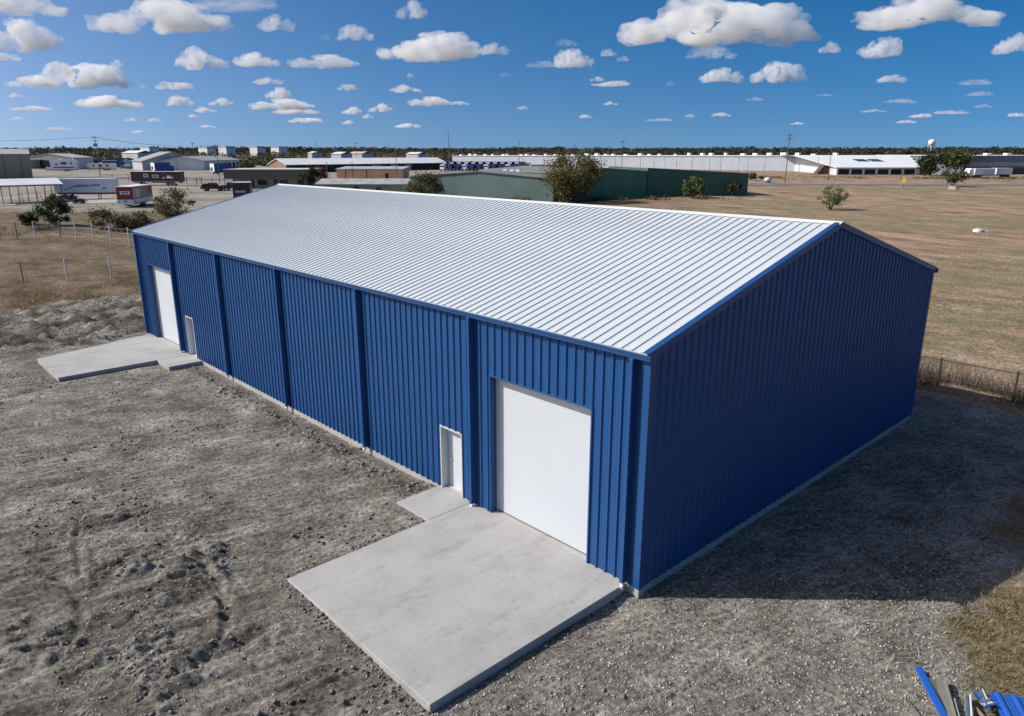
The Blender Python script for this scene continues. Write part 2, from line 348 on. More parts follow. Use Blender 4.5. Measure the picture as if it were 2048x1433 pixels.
def ground_material():
    m, nt, b = new_mat('ground_cover'); N, Lk = nt.nodes, nt.links.new
    b.inputs['Roughness'].default_value = .95; sock(b, 'Specular IOR Level').default_value = .12
    tc = N.new('ShaderNodeTexCoord'); at_ = N.new('ShaderNodeAttribute'); at_.attribute_name = 'zone'
    sp = N.new('ShaderNodeSeparateColor'); Lk(at_.outputs['Color'], sp.inputs[0])
    def noise(scale, det=6, rough=.6, sc3=None):
        n = N.new('ShaderNodeTexNoise'); n.inputs['Scale'].default_value = scale; n.inputs['Detail'].default_value = det; n.inputs['Roughness'].default_value = rough
        if sc3:
            mp = N.new('ShaderNodeMapping'); mp.inputs['Scale'].default_value = sc3[0]; mp.inputs['Rotation'].default_value = (0, 0, sc3[1]); Lk(tc.outputs['Object'], mp.inputs[0]); Lk(mp.outputs[0], n.inputs['Vector'])
        else: Lk(tc.outputs['Object'], n.inputs['Vector'])
        return n.outputs[0]
    def ramp(f, stops):
        c = N.new('ShaderNodeValToRGB'); e = c.color_ramp.elements
        while len(e) < len(stops): e.new(.5)
        for k, (p, cc) in zip(e, stops): k.position = p; k.color = (*cc, 1)
        Lk(f, c.inputs[0]); return c.outputs[0]
    def mix(f, a, b_, mode='MIX'):
        x = N.new('ShaderNodeMix'); x.data_type = 'RGBA'; x.blend_type = mode
        if hasattr(f, 'links'): Lk(f, x.inputs[0])
        else: x.inputs[0].default_value = f
        for v, i in ((a, 6), (b_, 7)):
            if hasattr(v, 'links'): Lk(v, x.inputs[i])
            else: x.inputs[i].default_value = (*v, 1)
        return x.outputs[2]
    def mth(op, a, b_):
        x = N.new('ShaderNodeMath'); x.operation = op; x.use_clamp = True
        for v, i in ((a, 0), (b_, 1)):
            if hasattr(v, 'links'): Lk(v, x.inputs[i])
            else: x.inputs[i].default_value = v
        return x.outputs[0]
    # clay and gravel
    d1 = ramp(noise(.55, 8, .65), [(.35, (.140, .125, .106)), (.45, (.215, .196, .168)), (.56, (.275, .255, .222)), (.67, (.36, .34, .305))])
    d2 = ramp(noise(9, 8, .7), [(.36, (.30, .29, .28)), (.47, (.85, .85, .85)), (.56, (1.12, 1.12, 1.12)), (.66, (1.7, 1.68, 1.65))])
    dirt = mix(1., d1, d2, 'MULTIPLY')
    m1 = N.new('ShaderNodeMapping'); m1.inputs['Rotation'].default_value = (0, 0, R(-72.5)); Lk(tc.outputs['Object'], m1.inputs[0])
    m2_ = N.new('ShaderNodeMapping'); m2_.inputs['Scale'].default_value = (1.5, 6.5, 3.); Lk(m1.outputs[0], m2_.inputs[0])
    sn = N.new('ShaderNodeTexNoise'); sn.inputs['Scale'].default_value = 1.; sn.inputs['Detail'].default_value = 7; sn.inputs['Roughness'].default_value = .68; Lk(m2_.outputs[0], sn.inputs['Vector'])
    dirt = mix(.85, dirt, ramp(sn.outputs[0], [(.34, (.52, .51, .50)), (.48, (1, 1, 1)), (.66, (1.38, 1.37, 1.35))]), 'MULTIPLY')
    vo = N.new('ShaderNodeTexVoronoi'); vo.inputs['Scale'].default_value = 22; Lk(tc.outputs['Object'], vo.inputs['Vector'])
    peb = ramp(vo.outputs['Distance'], [(.10, (1, 1, 1)), (.2, (0, 0, 0))])
    rnd = ramp(vo.outputs['Color'], [(.72, (0, 0, 0)), (.8, (1, 1, 1))])
    dirt = mix(mth('MULTIPLY', peb, rnd), dirt, (.46, .44, .40))
    weeds = ramp(noise(.8, 5, .7), [(.62, (0, 0, 0)), (.72, (1, 1, 1))])
    dirt = mix(mth('MULTIPLY', weeds, .5), dirt, (.19, .155, .085))
    ma = N.new('ShaderNodeAttribute'); ma.attribute_name = 'dark_clay'
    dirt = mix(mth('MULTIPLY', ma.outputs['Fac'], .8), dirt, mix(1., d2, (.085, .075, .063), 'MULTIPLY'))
    # dry and green grass
    g1 = ramp(noise(.12, 8, .7, ((1, 2.6, 1), R(43))), [(.34, (.062, .046, .030)), (.45, (.125, .093, .06)), (.56, (.175, .133, .09)), (.68, (.245, .195, .14))])
    g2 = ramp(noise(5, 8, .75), [(.36, (.35, .35, .33)), (.5, (1, 1, 1)), (.64, (1.75, 1.72, 1.64))])
    dry = mix(1., g1, g2, 'MULTIPLY')
    gg = ramp(noise(.9, 7, .7), [(.3, (.085, .09, .038)), (.55, (.135, .135, .062)), (.75, (.20, .18, .095))])
    gg = mix(1., gg, g2, 'MULTIPLY')
    gf = mth('MULTIPLY', sp.outputs[1], ramp(noise(.5, 6, .7), [(.36, (0, 0, 0)), (.55, (1, 1, 1))]))
    pa = N.new('ShaderNodeAttribute'); pa.attribute_name = 'pale'
    dry = mix(pa.outputs['Fac'], dry, mix(1., dry, (1.92, 1.83, 1.92), 'MULTIPLY'))
    gg = mix(pa.outputs['Fac'], gg, mix(1., gg, (1.55, 1.42, 1.7), 'MULTIPLY'))
    grass = mix(gf, dry, gg)
    yard = ramp(noise(.08, 8, .7), [(.36, (.19, .168, .14)), (.5, (.27, .244, .208)), (.64, (.345, .315, .275))])
    c = mix(sp.outputs[2], grass, yard)
    scrub = ramp(noise(.012, 8, .7), [(.3, (.05, .045, .03)), (.5, (.10, .085, .055)), (.7, (.15, .12, .08))])
    c = mix(at_.outputs['Alpha'], c, scrub)
    c = mix(sp.outputs[0], c, dirt)
    Lk(c, b.inputs['Base Color'])
    n1 = noise(3.2, 9, .72); n2 = noise(26, 6, .7)
    b1 = N.new('ShaderNodeBump'); b1.inputs['Distance'].default_value = .06; b1.inputs['Strength'].default_value = .7; Lk(n1, b1.inputs['Height'])
    b2 = N.new('ShaderNodeBump'); b2.inputs['Distance'].default_value = .045; b2.inputs['Strength'].default_value = .9; Lk(n2, b2.inputs['Height']); Lk(b1.outputs[0], b2.inputs['Normal'])
    b3 = N.new('ShaderNodeBump'); b3.inputs['Distance'].default_value = .07; Lk(sp.outputs[0], b3.inputs['Strength']); Lk(sn.outputs[0], b3.inputs['Height']); Lk(b2.outputs[0], b3.inputs['Normal'])
    Lk(b3.outputs[0], b.inputs['Normal']); return m
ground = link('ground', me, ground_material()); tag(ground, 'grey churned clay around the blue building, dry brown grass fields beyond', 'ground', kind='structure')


# ------------------------------------------------------------------ the blue metal building
M_blue = mat('blue_painted_steel', (.011, .072, .215), rough=.42, var=.05, scale=.7, bump=.0015, bscale=1.2, spec=.42)
M_trim = mat('blue_trim_steel', (.014, .070, .215), rough=.38, var=.05, scale=1.2, spec=.45)
M_gut = mat('blue_gutter_steel', (.018, .075, .21), rough=.38, var=.06, scale=1.2, spec=.45)
M_roof = mat('white_galvalume_roof', (.565, .605, .63), rough=.5, var=.035, scale=.35, bump=.002, bscale=1.1, spec=.4)
M_cap = mat('white_ridge_steel', (.70, .715, .72), rough=.45, var=.03, scale=1.)
M_white = mat('white_door_paint', (.545, .575, .60), rough=.5, var=.02, scale=.6, bump=.0008, bscale=2.)
M_frame = mat('white_frame_paint', (.52, .54, .55), rough=.5, var=.03)
M_seal = mat('grey_rubber_seal', (.14, .14, .14), rough=.8)
M_pvc = mat('white_plastic', (.8, .8, .8), rough=.4)

def concrete_mat():
    m, nt, b = new_mat('pale_concrete'); N, Lk = nt.nodes, nt.links.new
    tc = N.new('ShaderNodeTexCoord'); b.inputs['Roughness'].default_value = .85; sock(b, 'Specular IOR Level').default_value = .25
    def ns(scale, det, stops, sc=None):
        n = N.new('ShaderNodeTexNoise'); n.inputs['Scale'].default_value = scale; n.inputs['Detail'].default_value = det; n.inputs['Roughness'].default_value = .65
        if sc:
            mp = N.new('ShaderNodeMapping'); mp.inputs['Scale'].default_value = sc; Lk(tc.outputs['Object'], mp.inputs[0]); Lk(mp.outputs[0], n.inputs['Vector'])
        else: Lk(tc.outputs['Object'], n.inputs['Vector'])
        c = N.new('ShaderNodeValToRGB'); e = c.color_ramp.elements
        while len(e) < len(stops): e.new(.5)
        for k, (p, v) in zip(e, stops): k.position = p; k.color = (*v, 1)
        Lk(n.outputs[0], c.inputs[0]); return c.outputs[0], n.outputs[0]
    a, _ = ns(.5, 7, [(.3, (.32, .315, .305)), (.5, (.385, .378, .366)), (.72, (.43, .423, .41))])
    s_, _ = ns(7, 8, [(.36, (.62, .61, .60)), (.44, (1, 1, 1)), (.7, (1.05, 1.05, 1.05))])
    t, _ = ns(1.6, 6, [(.34, (.74, .73, .71)), (.46, (1, 1, 1))], (1, .25, 1))
    x = N.new('ShaderNodeMix'); x.data_type = 'RGBA'; x.blend_type = 'MULTIPLY'; x.inputs[0].default_value = .32; Lk(a, x.inputs[6]); Lk(s_, x.inputs[7])
    y = N.new('ShaderNodeMix'); y.data_type = 'RGBA'; y.blend_type = 'MULTIPLY'; y.inputs[0].default_value = .6; Lk(x.outputs[2], y.inputs[6]); Lk(t, y.inputs[7])
    Lk(y.outputs[2], b.inputs['Base Color'])
    _, nb = ns(40, 5, [(0, (0, 0, 0)), (1, (1, 1, 1))]); bp = N.new('ShaderNodeBump'); bp.inputs['Distance'].default_value = .003; bp.inputs['Strength'].default_value = .5
    Lk(nb, bp.inputs['Height']); Lk(bp.outputs[0], b.inputs['Normal']); return m
M_conc = concrete_mat()

HE = 6.02                                    # top of the side walls
SL = (8.39 - 6.06) / (W / 2 + .10)           # roof slope
PF = [(-.052, 0), (-.026, .042), (.026, .042), (.052, 0), (.094, 0), (.104, .0045), (.118, .0045), (.128, 0), (.178, 0), (.188, .0045), (.202, .0045), (.212, 0)]
def profile(x0, x1, k=1.):                         # (x, proud) points of ribbed sheet between two stations; ribs every foot
    pts = [(k * FT + FT / 2 + dx, h) for k in range(int(x0 / FT) - 2, int(x1 / FT) + 3) for dx, h in PF]
    pts = [(x, h * k) for x, h in pts]; pts.sort(); xs = [p[0] for p in pts]; hs_ = [p[1] for p in pts]
    inner = [(x, h) for x, h in pts if x0 + 1e-6 < x < x1 - 1e-6]
    return [(x0, float(np.interp(x0, xs, hs_)))] + inner + [(x1, float(np.interp(x1, xs, hs_)))]
def sheet(segs, place, k=1.):                      # segs: (x0, x1, zlo, zhi(x)); place maps (x, proud, z) to the building
    m = MB()
    for x0, x1, zlo, zhi in segs:
        pr = profile(x0, x1, k); n = len(pr); vs = []
        for x, h in pr: vs.append(place(x, h, zlo))
        for x, h in pr: vs.append(place(x, h, zhi(x) if callable(zhi) else zhi))
        fs = [(i, i + 1, n + i + 1, n + i) for i in range(n - 1)]
        m.add(vs, fs)
        # folded lower edge
        vb = [place(x, h, zlo) for x, h in pr] + [place(x, -.03, zlo) for x, h in pr]
        m.add(vb, [(i + 1, i, n + i, n + i + 1) for i in range(n - 1)])
    return m
hall = thing('metal_building', 'long blue ribbed-steel building with white standing-rib gable roof and white doors', 'building', (0, 0, 0))
PW = 3 * FT
OPEN = [(-5.49, -1.68, 4.30), (-7.86, -6.86, 2.10), (-34.95, -31.29, 4.30), (-29.80, -28.82, 2.10)]   # door openings in the long front wall
proto = {}
for i in range(40):                          # long walls
    a, b = -L + i * PW, -L + (i + 1) * PW; lo = .0
    segs = []; cuts = sorted({a, b} | {c for o in OPEN for c in o[:2] if a < c < b})
    for u, v in zip(cuts[:-1], cuts[1:]):
        z0 = lo
        for o in OPEN:
            if o[0] - 1e-6 <= (u + v) / 2 <= o[1]: z0 = o[2]
        segs.append((u, v, z0, HE))
    plain = len(segs) == 1 and segs[0][2] == lo
    if plain:
        if 'long' not in proto: proto['long'] = sheet([(0, PW, lo, HE)], lambda x, h, z: (x, -h, z)).mesh('wall_panel')
        o = link('wall_panel', proto['long'], M_blue, hall); o.location = (a, 0, 0)
    else:
        sheet([(u - a, v - a, z0, z1) for u, v, z0, z1 in segs], lambda x, h, z: (x, -h, z)).build('wall_panel', M_blue, hall).location = (a, 0, 0)
    if 'long' in proto:
        o = link('wall_panel', proto['long'], M_blue, hall); o.location = (a + PW, W, 0); o.rotation_euler = (0, 0, math.pi)
def rake_z(y): return HE + .02 + min(y, W - y) * SL - .05
for i in range(20):                          # gable ends
    a = i * PW; cuts = [a, a + PW]
    if a < W / 2 < a + PW - 1e-6: cuts = [a, W / 2, a + PW]
    m = sheet([(u, v, 0., rake_z) for u, v in zip(cuts[:-1], cuts[1:])], lambda x, h, z: (h, x, z))
    m.build('wall_panel', M_blue, hall)
    m = sheet([(u, v, 0., rake_z) for u, v in zip(cuts[:-1], cuts[1:])], lambda x, h, z: (-L - h, x, z))
    m.f = [f[::-1] for f in m.f]; m.build('wall_panel', M_blue, hall)
# roof: eave at y = -.13, ridge at W/2
YE = -.135; cosr = 1 / math.hypot(1, SL)
def roof_pt(side): return (lambda x, h, y: (x, (y - h * SL * cosr) if side == 0 else (W - y + h * SL * cosr), 6.075 + (y + .10) * SL + h * cosr))
rp = [sheet([(0, PW, YE, W / 2 - .01)], roof_pt(sd), .76).mesh('roof_panel') for sd in (0, 1)]
rp[1].flip_normals()
for i in range(40):
    for sd in (0, 1):
        o = link('roof_panel', rp[sd], M_roof, hall); o.location = (-L + i * PW, 0, 0)
cap = MB(); zr = 6.075 + (W / 2 + .10) * SL
cap.prism([(W / 2 - .20, zr - .20 * SL + .030), (W / 2 - .20, zr - .20 * SL + .048), (W / 2, zr + .052), (W / 2 + .20, zr - .20 * SL + .048), (W / 2 + .20, zr - .20 * SL + .030), (W / 2, zr + .034)], 'x', -L - .12, .12)
cap.build('ridge_cap', M_cap, hall)
for xo, sg in ((0, 1), (-L, -1)):            # rake trim along both gables
    for sd in (0, 1):
        m = MB(); pts = []
        def zz(y): return 6.075 + (y + .10) * SL
        prof = [(-.09, .036), (-.09, .050), (.075, .050), (.085, .04), (.085, -.13), (.05, -.15), (.045, -.14), (.072, -.12), (.070, .036)]
        n = len(prof); vs = []
        for y in (-.16, W / 2 - .002):
            for dx, dz in prof: vs.append((xo + sg * dx, y if sd == 0 else W - y, zz(y) + dz))
        fs = [tuple(range(n)), tuple(range(n, 2 * n))] + [(i, (i + 1) % n, n + (i + 1) % n, n + i) for i in range(n)]
        m.add(vs, fs); m.build('rake_trim', M_trim, hall)
# gutters on both eaves
for sd in (0, 1):
    poly = [(-.045, 5.91), (-.165, 5.91), (-.18, 5.93), (-.18, 5.975), (-.20, 5.995), (-.21, 6.06), (-.20, 6.065), (-.195, 6.0), (-.17, 5.98), (-.165, 5.93), (-.055, 5.925), (-.05, 6.03), (-.045, 6.03)]
    if sd: poly = [(W - y, z) for y, z in poly]
    m = MB().prism(poly, 'x', -L - .12, .13)
    for e in (-L - .123, .127): m.box(e, e + .006, *sorted((poly[0][0], poly[5][0])), 5.905, 6.066)
    m.build('gutter', M_gut, hall)
# downspouts with a white outlet shoe
def spout(x, y0, sg):
    m = MB(); o = -1 * sg
    m.cbox(x - .055, x + .055, *sorted((y0 + o * .055, y0 + o * .235)), .08, 5.915, .008)
    d = m.build('downspout', M_trim, hall)
    s_ = MB().tube((x, y0 + o * .16, .09), (x, y0 + o * .16, -.015), .050, 10).tube((x, y0 + o * .16, .0), (x + .05, y0 + o * .27, -.03), .045, 10)
    s_.build('outlet', M_pvc, d)
for k in range(7):
    x = [-.38, -6.22, -12.3, -18.4, -24.5, -30.6, -36.2][k]
    spout(x, 0, 1); spout(x, W, -1)
for x0, sx in ((0, 1), (-L, -1)):            # corner trim
    for y0, sy in ((0, -1), (W, 1)):
        m = MB(); m.box(*sorted((x0 - sx * .14, x0 + sx * .048)), *sorted((y0 + sy * .044, y0 + sy * .048)), 0, 6.0)
        m.box(*sorted((x0 + sx * .044, x0 + sx * .048)), *sorted((y0 - sy * .14, y0 + sy * .0439)), 0, 6.0)
        m.build('corner_trim', M_trim, hall)
fd = MB().box(-L - .012, .012, -.012, W + .012, -.55, -.004); fd.build('foundation', M_conc, hall)
# doors: recessed leaf, jambs and head lined in blue trim, white inner frame
def opening(x0, x1, zt, big):
    d = .24
    o = MB().box(x0, x1, d, d + .05, .025 if big else .03, zt - .01).build('overhead_door' if big else 'walk_door', M_white, hall)
    if big:
        o['label'] = 'plain white overhead door leaf'
        MB().box(x0 + .01, x1 - .01, d - .012, d - .001, .0, .03).build('bottom_seal', M_seal, o)
    else:
        MB().box(x0 + .052, x1 - .052, d - .018, d - .002, .03, zt - .06).build('door_leaf', M_white, o)
        MB().tube((x0 + .15, d - .02, 1.0), (x0 + .15, d - .075, 1.0), .012).tube((x0 + .15, d - .07, 1.0), (x0 + .26, d - .07, 1.0), .011).build('handle', M_frame, o)
        MB().box(x0, x1, d - .10, d - .003, -.0, .028).build('threshold', M_frame, o)
    jm = M_trim if big else M_frame
    jb = MB().box(x0 - .045, x0, -.046, d, 0, zt + .04); jb.build('jamb_trim', M_trim if big else M_frame, hall)
    MB().box(x1, x1 + .045, -.046, d, 0, zt + .04).build('jamb_trim', jm, hall)
    MB().box(x0 + .0005, x1 - .0005, -.052, d, zt, zt + .04).build('head_trim', jm, hall)
    if big:
        for u, v in ((x0 + .001, x0 + .06), (x1 - .06, x1 - .001)): MB().box(u, v, d - .04, d - .0015, .0, zt - .002).build('door_track', M_frame, hall)
for x0, x1, zt in OPEN: opening(x0, x1, zt, zt > 3)
# inside of the shell stays dark: a floor and the far side of the sheets close it

# ------------------------------------------------------------------ concrete aprons
def slab(name, label, x0, x1, y0, y1, t, top=-.008):
    bm = bmesh.new(); nx, ny = max(2, int((x1 - x0) / .5)), max(2, int((y1 - y0) / .5))
    vs = {}
    m = MB(); m.cbox(x0, x1, y0, y1, top - t, top, .012)
    o = m.build(name, M_conc); tag(o, label, 'concrete slab', kind='structure'); return o
slab('concrete_apron', 'large pale square concrete apron before the nearest overhead door', -6.41, -.37, -6.17, -.014, .36)
slab('concrete_step', 'small concrete landing at the nearer walk door', -8.04, -6.418, -1.70, -.014, .3, -.012)
o = MB().prism([(-36.05, -.014), (-36.0, -1.2), (-35.2, -3.4), (-34.5, -6.2), (-29.92, -6.22), (-29.92, -.014)], 'z', -.338, -.008).build('concrete_apron', M_conc)
tag(o, 'pale concrete apron at the far end of the building', 'concrete slab', kind='structure')
slab('concrete_step', 'small concrete landing at the farther walk door', -29.912, -28.2, -1.68, -.014, .3, -.014)

# ------------------------------------------------------------------ stones, clods, grass
ICO = bmesh.new(); bmesh.ops.create_icosphere(ICO, subdivisions=1, radius=1); ICO.verts.index_update()
ICV = np.array([v.co[:] for v in ICO.verts]); ICF = np.array([[v.index for v in f.verts] for f in ICO.faces]); ICO.free()
def surf(x, y):
    s = (x - CAM[0]) * FH[0] + (y - CAM[1]) * FH[1]; return lift(s) + relief(x, y)
def pebbles(name, x, y, size, m, flat=.6, sink=.25, jag=.36):
    n = len(x); z = surf(x, y)
    V = ICV[None] * (1 + jag * rng.uniform(-1, 1, (n, len(ICV), 1)))
    a = rng.uniform(0, 6.283, n); c, s_ = np.cos(a)[:, None], np.sin(a)[:, None]
    sc = np.stack([np.ones(n), rng.uniform(.55, 1, n), flat * rng.uniform(.6, 1.2, n)], -1)
    V = V * sc[:, None] * size[:, None, None]
    X = V[..., 0] * c - V[..., 1] * s_ + x[:, None]; Y = V[..., 0] * s_ + V[..., 1] * c + y[:, None]
    Z = V[..., 2] + z[:, None] + (size * (.5 - sink))[:, None] * flat
    F = (ICF[None] + (np.arange(n) * len(ICV))[:, None, None]).reshape(-1, 3)
    return link(name, np_mesh(name, np.stack([X, Y, Z], -1).reshape(-1, 3), F), m)
def keep_off(x, y, pad=.0):
    inside = np.zeros(len(x), bool)
    for x0, x1, y0, y1 in ((-L, 0, 0, W), (-6.42, -.37, -6.17, 0), (-8.05, -6.4, -1.7, 0), (-36.05, -29.9, -6.22, 0), (-29.9, -28.2, -1.7, 0)):
        inside |= (x > x0 - pad) & (x < x1 + pad) & (y > y0 - pad) & (y < y1 + pad)
    return ~inside
def view_scatter(n, smin, smax, rpad=1.05, power=1.0):   # even over the ground in front of the camera, thinning with distance
    s = smin * (smax / smin) ** (rng.random(n) ** power); r_ = (rng.random(n) * 2 - 1) * .72 * s * rpad
    return CAM[0] + s * FH[0] + r_ * RGT[0], CAM[1] + s * FH[1] + r_ * RGT[1]
M_stone = mat('pale_crushed_stone', (.32, .307, .28), rough=.9, var=.1, scale=20, island=.55, spec=.2)
M_clod = mat('grey_clay_clod', (.19, .172, .148), rough=.95, var=.2, scale=12, island=.35, spec=.1)
x, y = view_scatter(52000, 10.2, 48)
k = keep_off(x, y) & (rng.random(len(x)) < dirt_mask(x, y)) & (rng.random(len(x)) < np.where(x > -.8, 1., .30 + .5 * sst(-.1, .5, fbm(x * .3, y * .3, o=3, seed=111))))
x, y = x[k], y[k]
o = pebbles('gravel', x, y, .007 + .026 * rng.random(len(x)) ** 2.6 + np.hypot(x - CAM[0], y - CAM[1]) * .0003, M_stone)
tag(o, 'pale crushed stones scattered over the grey clay', 'gravel', kind='stuff')
x, y = view_scatter(46000, 10.2, 60)
pm = sst(.0, .55, fbm(x * .5, y * .5, o=3, seed=31) + .2 * fbm(x * 2, y * 2, o=2, seed=32)) + .9 * np.exp(-((y + .8) / .6) ** 2) * (x < -8.2) * (x > -28) + .5 * (x < -36)
k = keep_off(x, y) & (rng.random(len(x)) < dirt_mask(x, y) * pm * .42) & ((x < -.6) | (rng.random(len(x)) < .12))
x, y = x[k], y[k]; big = np.exp(-((y + .8) / .6) ** 2) * (x < -8.2) * (x > -28)
o = pebbles('soil_clods', x, y, .014 + .065 * rng.random(len(x)) ** 3 + .05 * big * rng.random(len(x)), M_clod, flat=.75, jag=.38)
tag(o, 'dark clods of turned clay lying in front of the building', 'soil', kind='stuff')
# clay crumbled against the apron edges
t = rng.random(700); e = rng.random(700)
x = np.where(e < .5, -6.42 - .02 - .28 * rng.random(700) ** 2, -6.42 + 6.05 * t); y = np.where(e < .5, -6.17 * t, -6.19 - .28 * rng.random(700) ** 2)
k = (y < -1.75) | (e >= .5); x, y = x[k], y[k]
o = pebbles('soil_crumbs', x, y, .010 + .045 * rng.random(len(x)) ** 3, M_clod, flat=.8, sink=.1, jag=.38); tag(o, 'crumbled clay heaped along the edges of the near apron', 'soil', kind='stuff')

def blades(name, x, y, h, m, lean=.6, w=.006, curl=.5):
    n = len(x); z = surf(x, y) - .01; a = rng.uniform(0, 6.283, n); l = rng.uniform(.1, lean, n) * h
    dx, dy = np.cos(a) * l, np.sin(a) * l; b = rng.uniform(0, 6.283, n); wx, wy = np.cos(b) * w, np.sin(b) * w
    ww = np.asarray(w) * np.ones(n); wx, wy = np.cos(b) * ww, np.sin(b) * ww
    P = []
    for f, ff, k_ in ((0, 0, 1.), (.55, .35, .8), (1., 1., .15)):
        cx, cy, cz = x + dx * ff, y + dy * ff, z + h * f * (1 - .25 * f * curl)
        P += [np.stack([cx - wx * k_, cy - wy * k_, cz], -1), np.stack([cx + wx * k_, cy + wy * k_, cz], -1)]
    V = np.stack(P, 1).reshape(-1, 3); o_ = (np.arange(n) * 6)[:, None]
    F = np.concatenate([o_ + [[0, 1, 3, 2]], o_ + [[2, 3, 5, 4]]], 0)
    return link(name, np_mesh(name, V, F), m)
M_straw = leaf_mat('dry_straw', (.16, .115, .055), (.42, .33, .19), .2)
M_grass = leaf_mat('mixed_grass', (.095, .09, .035), (.40, .335, .19), .25)
M_bram = leaf_mat('brown_brush', (.07, .05, .03), (.24, .17, .10), .15)
# tussocks in the grass corner to the right
def tussocks(n, per, xf, spread, h0, h1):
    cx, cy = xf(n); m_ = per; x = np.repeat(cx, m_) + rng.normal(0, spread, n * m_); y = np.repeat(cy, m_) + rng.normal(0, spread, n * m_)
    return x, y, np.repeat(rng.uniform(h0, h1, n), m_) * rng.uniform(.5, 1.1, n * m_)
def corner(n):
    x = rng.uniform(4.5, 12.5, n * 6); y = rng.uniform(-1, 13, n * 6)
    k = rng.random(n * 6) < (1 - dirt_mask(x, y)) ** 1.5; return x[k][:n], y[k][:n]
x, y, h = tussocks(1500, 24, corner, .11, .06, .20)
o = blades('tussock_grass', x, y, h, M_grass, 1.1, .007); tag(o, 'tufts of half-dry grass in the corner right of the shadow', 'grass', kind='stuff')
x, y, h = tussocks(260, 26, corner, .16, .12, .28)
o = blades('straw_grass', x, y, h, M_straw, 1.4, .007); tag(o, 'straw-coloured dead grass among the green tufts on the right', 'grass', kind='stuff')
# flattened stalks along the edge of the gravel
n = 2600; x = rng.uniform(3.2, 7.5, n); y = rng.uniform(.5, 5.6, n); dmv = dirt_mask(x, y); k = (dmv > .15) & (rng.random(n) < .75 * (1 - sst(5.6, 3.6, x + .35 * (y - 3))))
x, y = x[k], y[k]; o = blades('dry_stalks', x, y, rng.uniform(.05, .12, len(x)), leaf_mat('bleached_stalk', (.30, .27, .21), (.62, .58, .50), .1), 2.8, .008)
tag(o, 'bleached dead stalks lying on the gravel beside the grass corner', 'grass', kind='stuff')
# tall dry growth along the two fences
def along(P, Q, n, sd):
    t = rng.random(n); return P[0] + (Q[0] - P[0]) * t + rng.normal(0, sd, n), P[1] + (Q[1] - P[1]) * t + rng.normal(0, sd, n)
x, y = along((-14, 24.1), (14, 24.8), 15000, .8); k = rng.random(len(x)) < sst(-.5, .3, fbm(x * .8, y * .8, o=2, seed=141)); x, y = x[k], y[k]; o = blades('fence_brush', x, y, .25 + 1.35 * rng.random(len(x)) ** 2.2, leaf_mat('fence_twigs', (.035, .028, .02), (.17, .125, .08), .1), .9, .007)
tag(o, 'brown weedy brush grown through the wire fence behind the gable', 'brush', kind='stuff')
x, y = along((-52, 6), (-56, -14), 16000, 2.2); k = rng.random(len(x)) < sst(-.1, .5, fbm(x * .5, y * .5, o=3, seed=131)); x, y = x[k], y[k]; o = blades('roadside_straw', x, y, rng.uniform(.06, .36, len(x)), M_straw, 1.5, .014)
tag(o, 'yellow straw grass between the clay and the wire fence', 'grass', kind='stuff')
x, y = along((-50.5, 4), (-38.5, 13), 4500, .9); o = blades('corner_straw', x, y, rng.uniform(.12, .5, len(x)), M_straw, 1.1, .015)
tag(o, 'golden straw grass at the far corner of the building', 'grass', kind='stuff')

# ------------------------------------------------------------------ trees and shrubs
def plant(name, label, cat, P, h, w, leaf, c1, c2, n=2600, trunk=.25, clumps=26, group=None, bark=(.10, .075, .055), stems=5, open_=.18, low=.1):
    """an uneven crown of leaf clumps on tapering limbs; h, w in metres"""
    rr = random.Random(hash(name + label) & 0xffff); g = np.random.default_rng(abs(hash(label)) % 99991 if False else sum(map(ord, label)) * 7)
    o = thing(name, label, cat, P, rr.uniform(0, 6), group)
    C_ = []
    zb = h * trunk
    for i in range(clumps):
        while True:
            v = g.uniform(-1, 1, 3)
            if v @ v < 1: break
        v = v / max(np.linalg.norm(v), .25) * np.linalg.norm(v) ** .55
        C_.append((v[0] * w / 2 * .86, v[1] * w / 2 * .86, zb + (h - zb) * (.5 + .5 * v[2] * .9)))
    C_ = np.array(C_); rad = (w * open_) * g.uniform(.55, 1.3, len(C_))
    k = g.integers(0, len(C_), n); d = g.normal(0, .5, (n, 3)); P0 = C_[k] + d * rad[k][:, None] * [1, 1, .8]
    P0[:, 2] = np.maximum(P0[:, 2], h * low * g.random(n))
    a = g.normal(0, 1, (n, 3)); a /= np.linalg.norm(a, axis=1)[:, None]; b = np.cross(a, g.normal(0, 1, (n, 3))); b /= np.linalg.norm(b, axis=1)[:, None]
    s_ = leaf * g.uniform(.5, 1.25, n)[:, None]
    V = np.stack([P0 - a * s_, P0 + b * s_ * .55, P0 + a * s_, P0 - b * s_ * .55], 1).reshape(-1, 3)
    F = np.arange(n * 4).reshape(n, 4)
    link('crown', np_mesh('crown', V, F), leaf_mat('leaf_%.3f_%.3f_%.3f' % c2, c1, c2), o)
    m = MB()
    for i in range(stems):
        q = C_[(i * 5) % len(C_)]; base = Vector((rr.uniform(-.05, .05) * w * .5, rr.uniform(-.05, .05) * w * .5, -.1)); mid = Vector(q) * .5 + Vector((0, 0, zb * .3)); r0 = .012 * h + .01
        m.tube(base, mid, r0, 6, r0 * .7); m.tube(mid, Vector(q), r0 * .7, 5, r0 * .2)
    m.build('trunk', mat('bark', bark, rough=.9, var=.25, scale=6), o)
    return o
def pl(name, label, px, py, wpx, hpx, c1, c2, leafpx=2.2, cat='shrub', **kw):
    if name == 'shrub' and 'trunk' not in kw: kw['trunk'] = .02; kw['n'] = int(kw.get('n', 2600) * 1.5); kw['low'] = .0
    P = at(px, py); k = ppm(P); return plant(name, label, cat, P, hpx / k, wpx / k, leafpx / k, c1, c2, **kw)
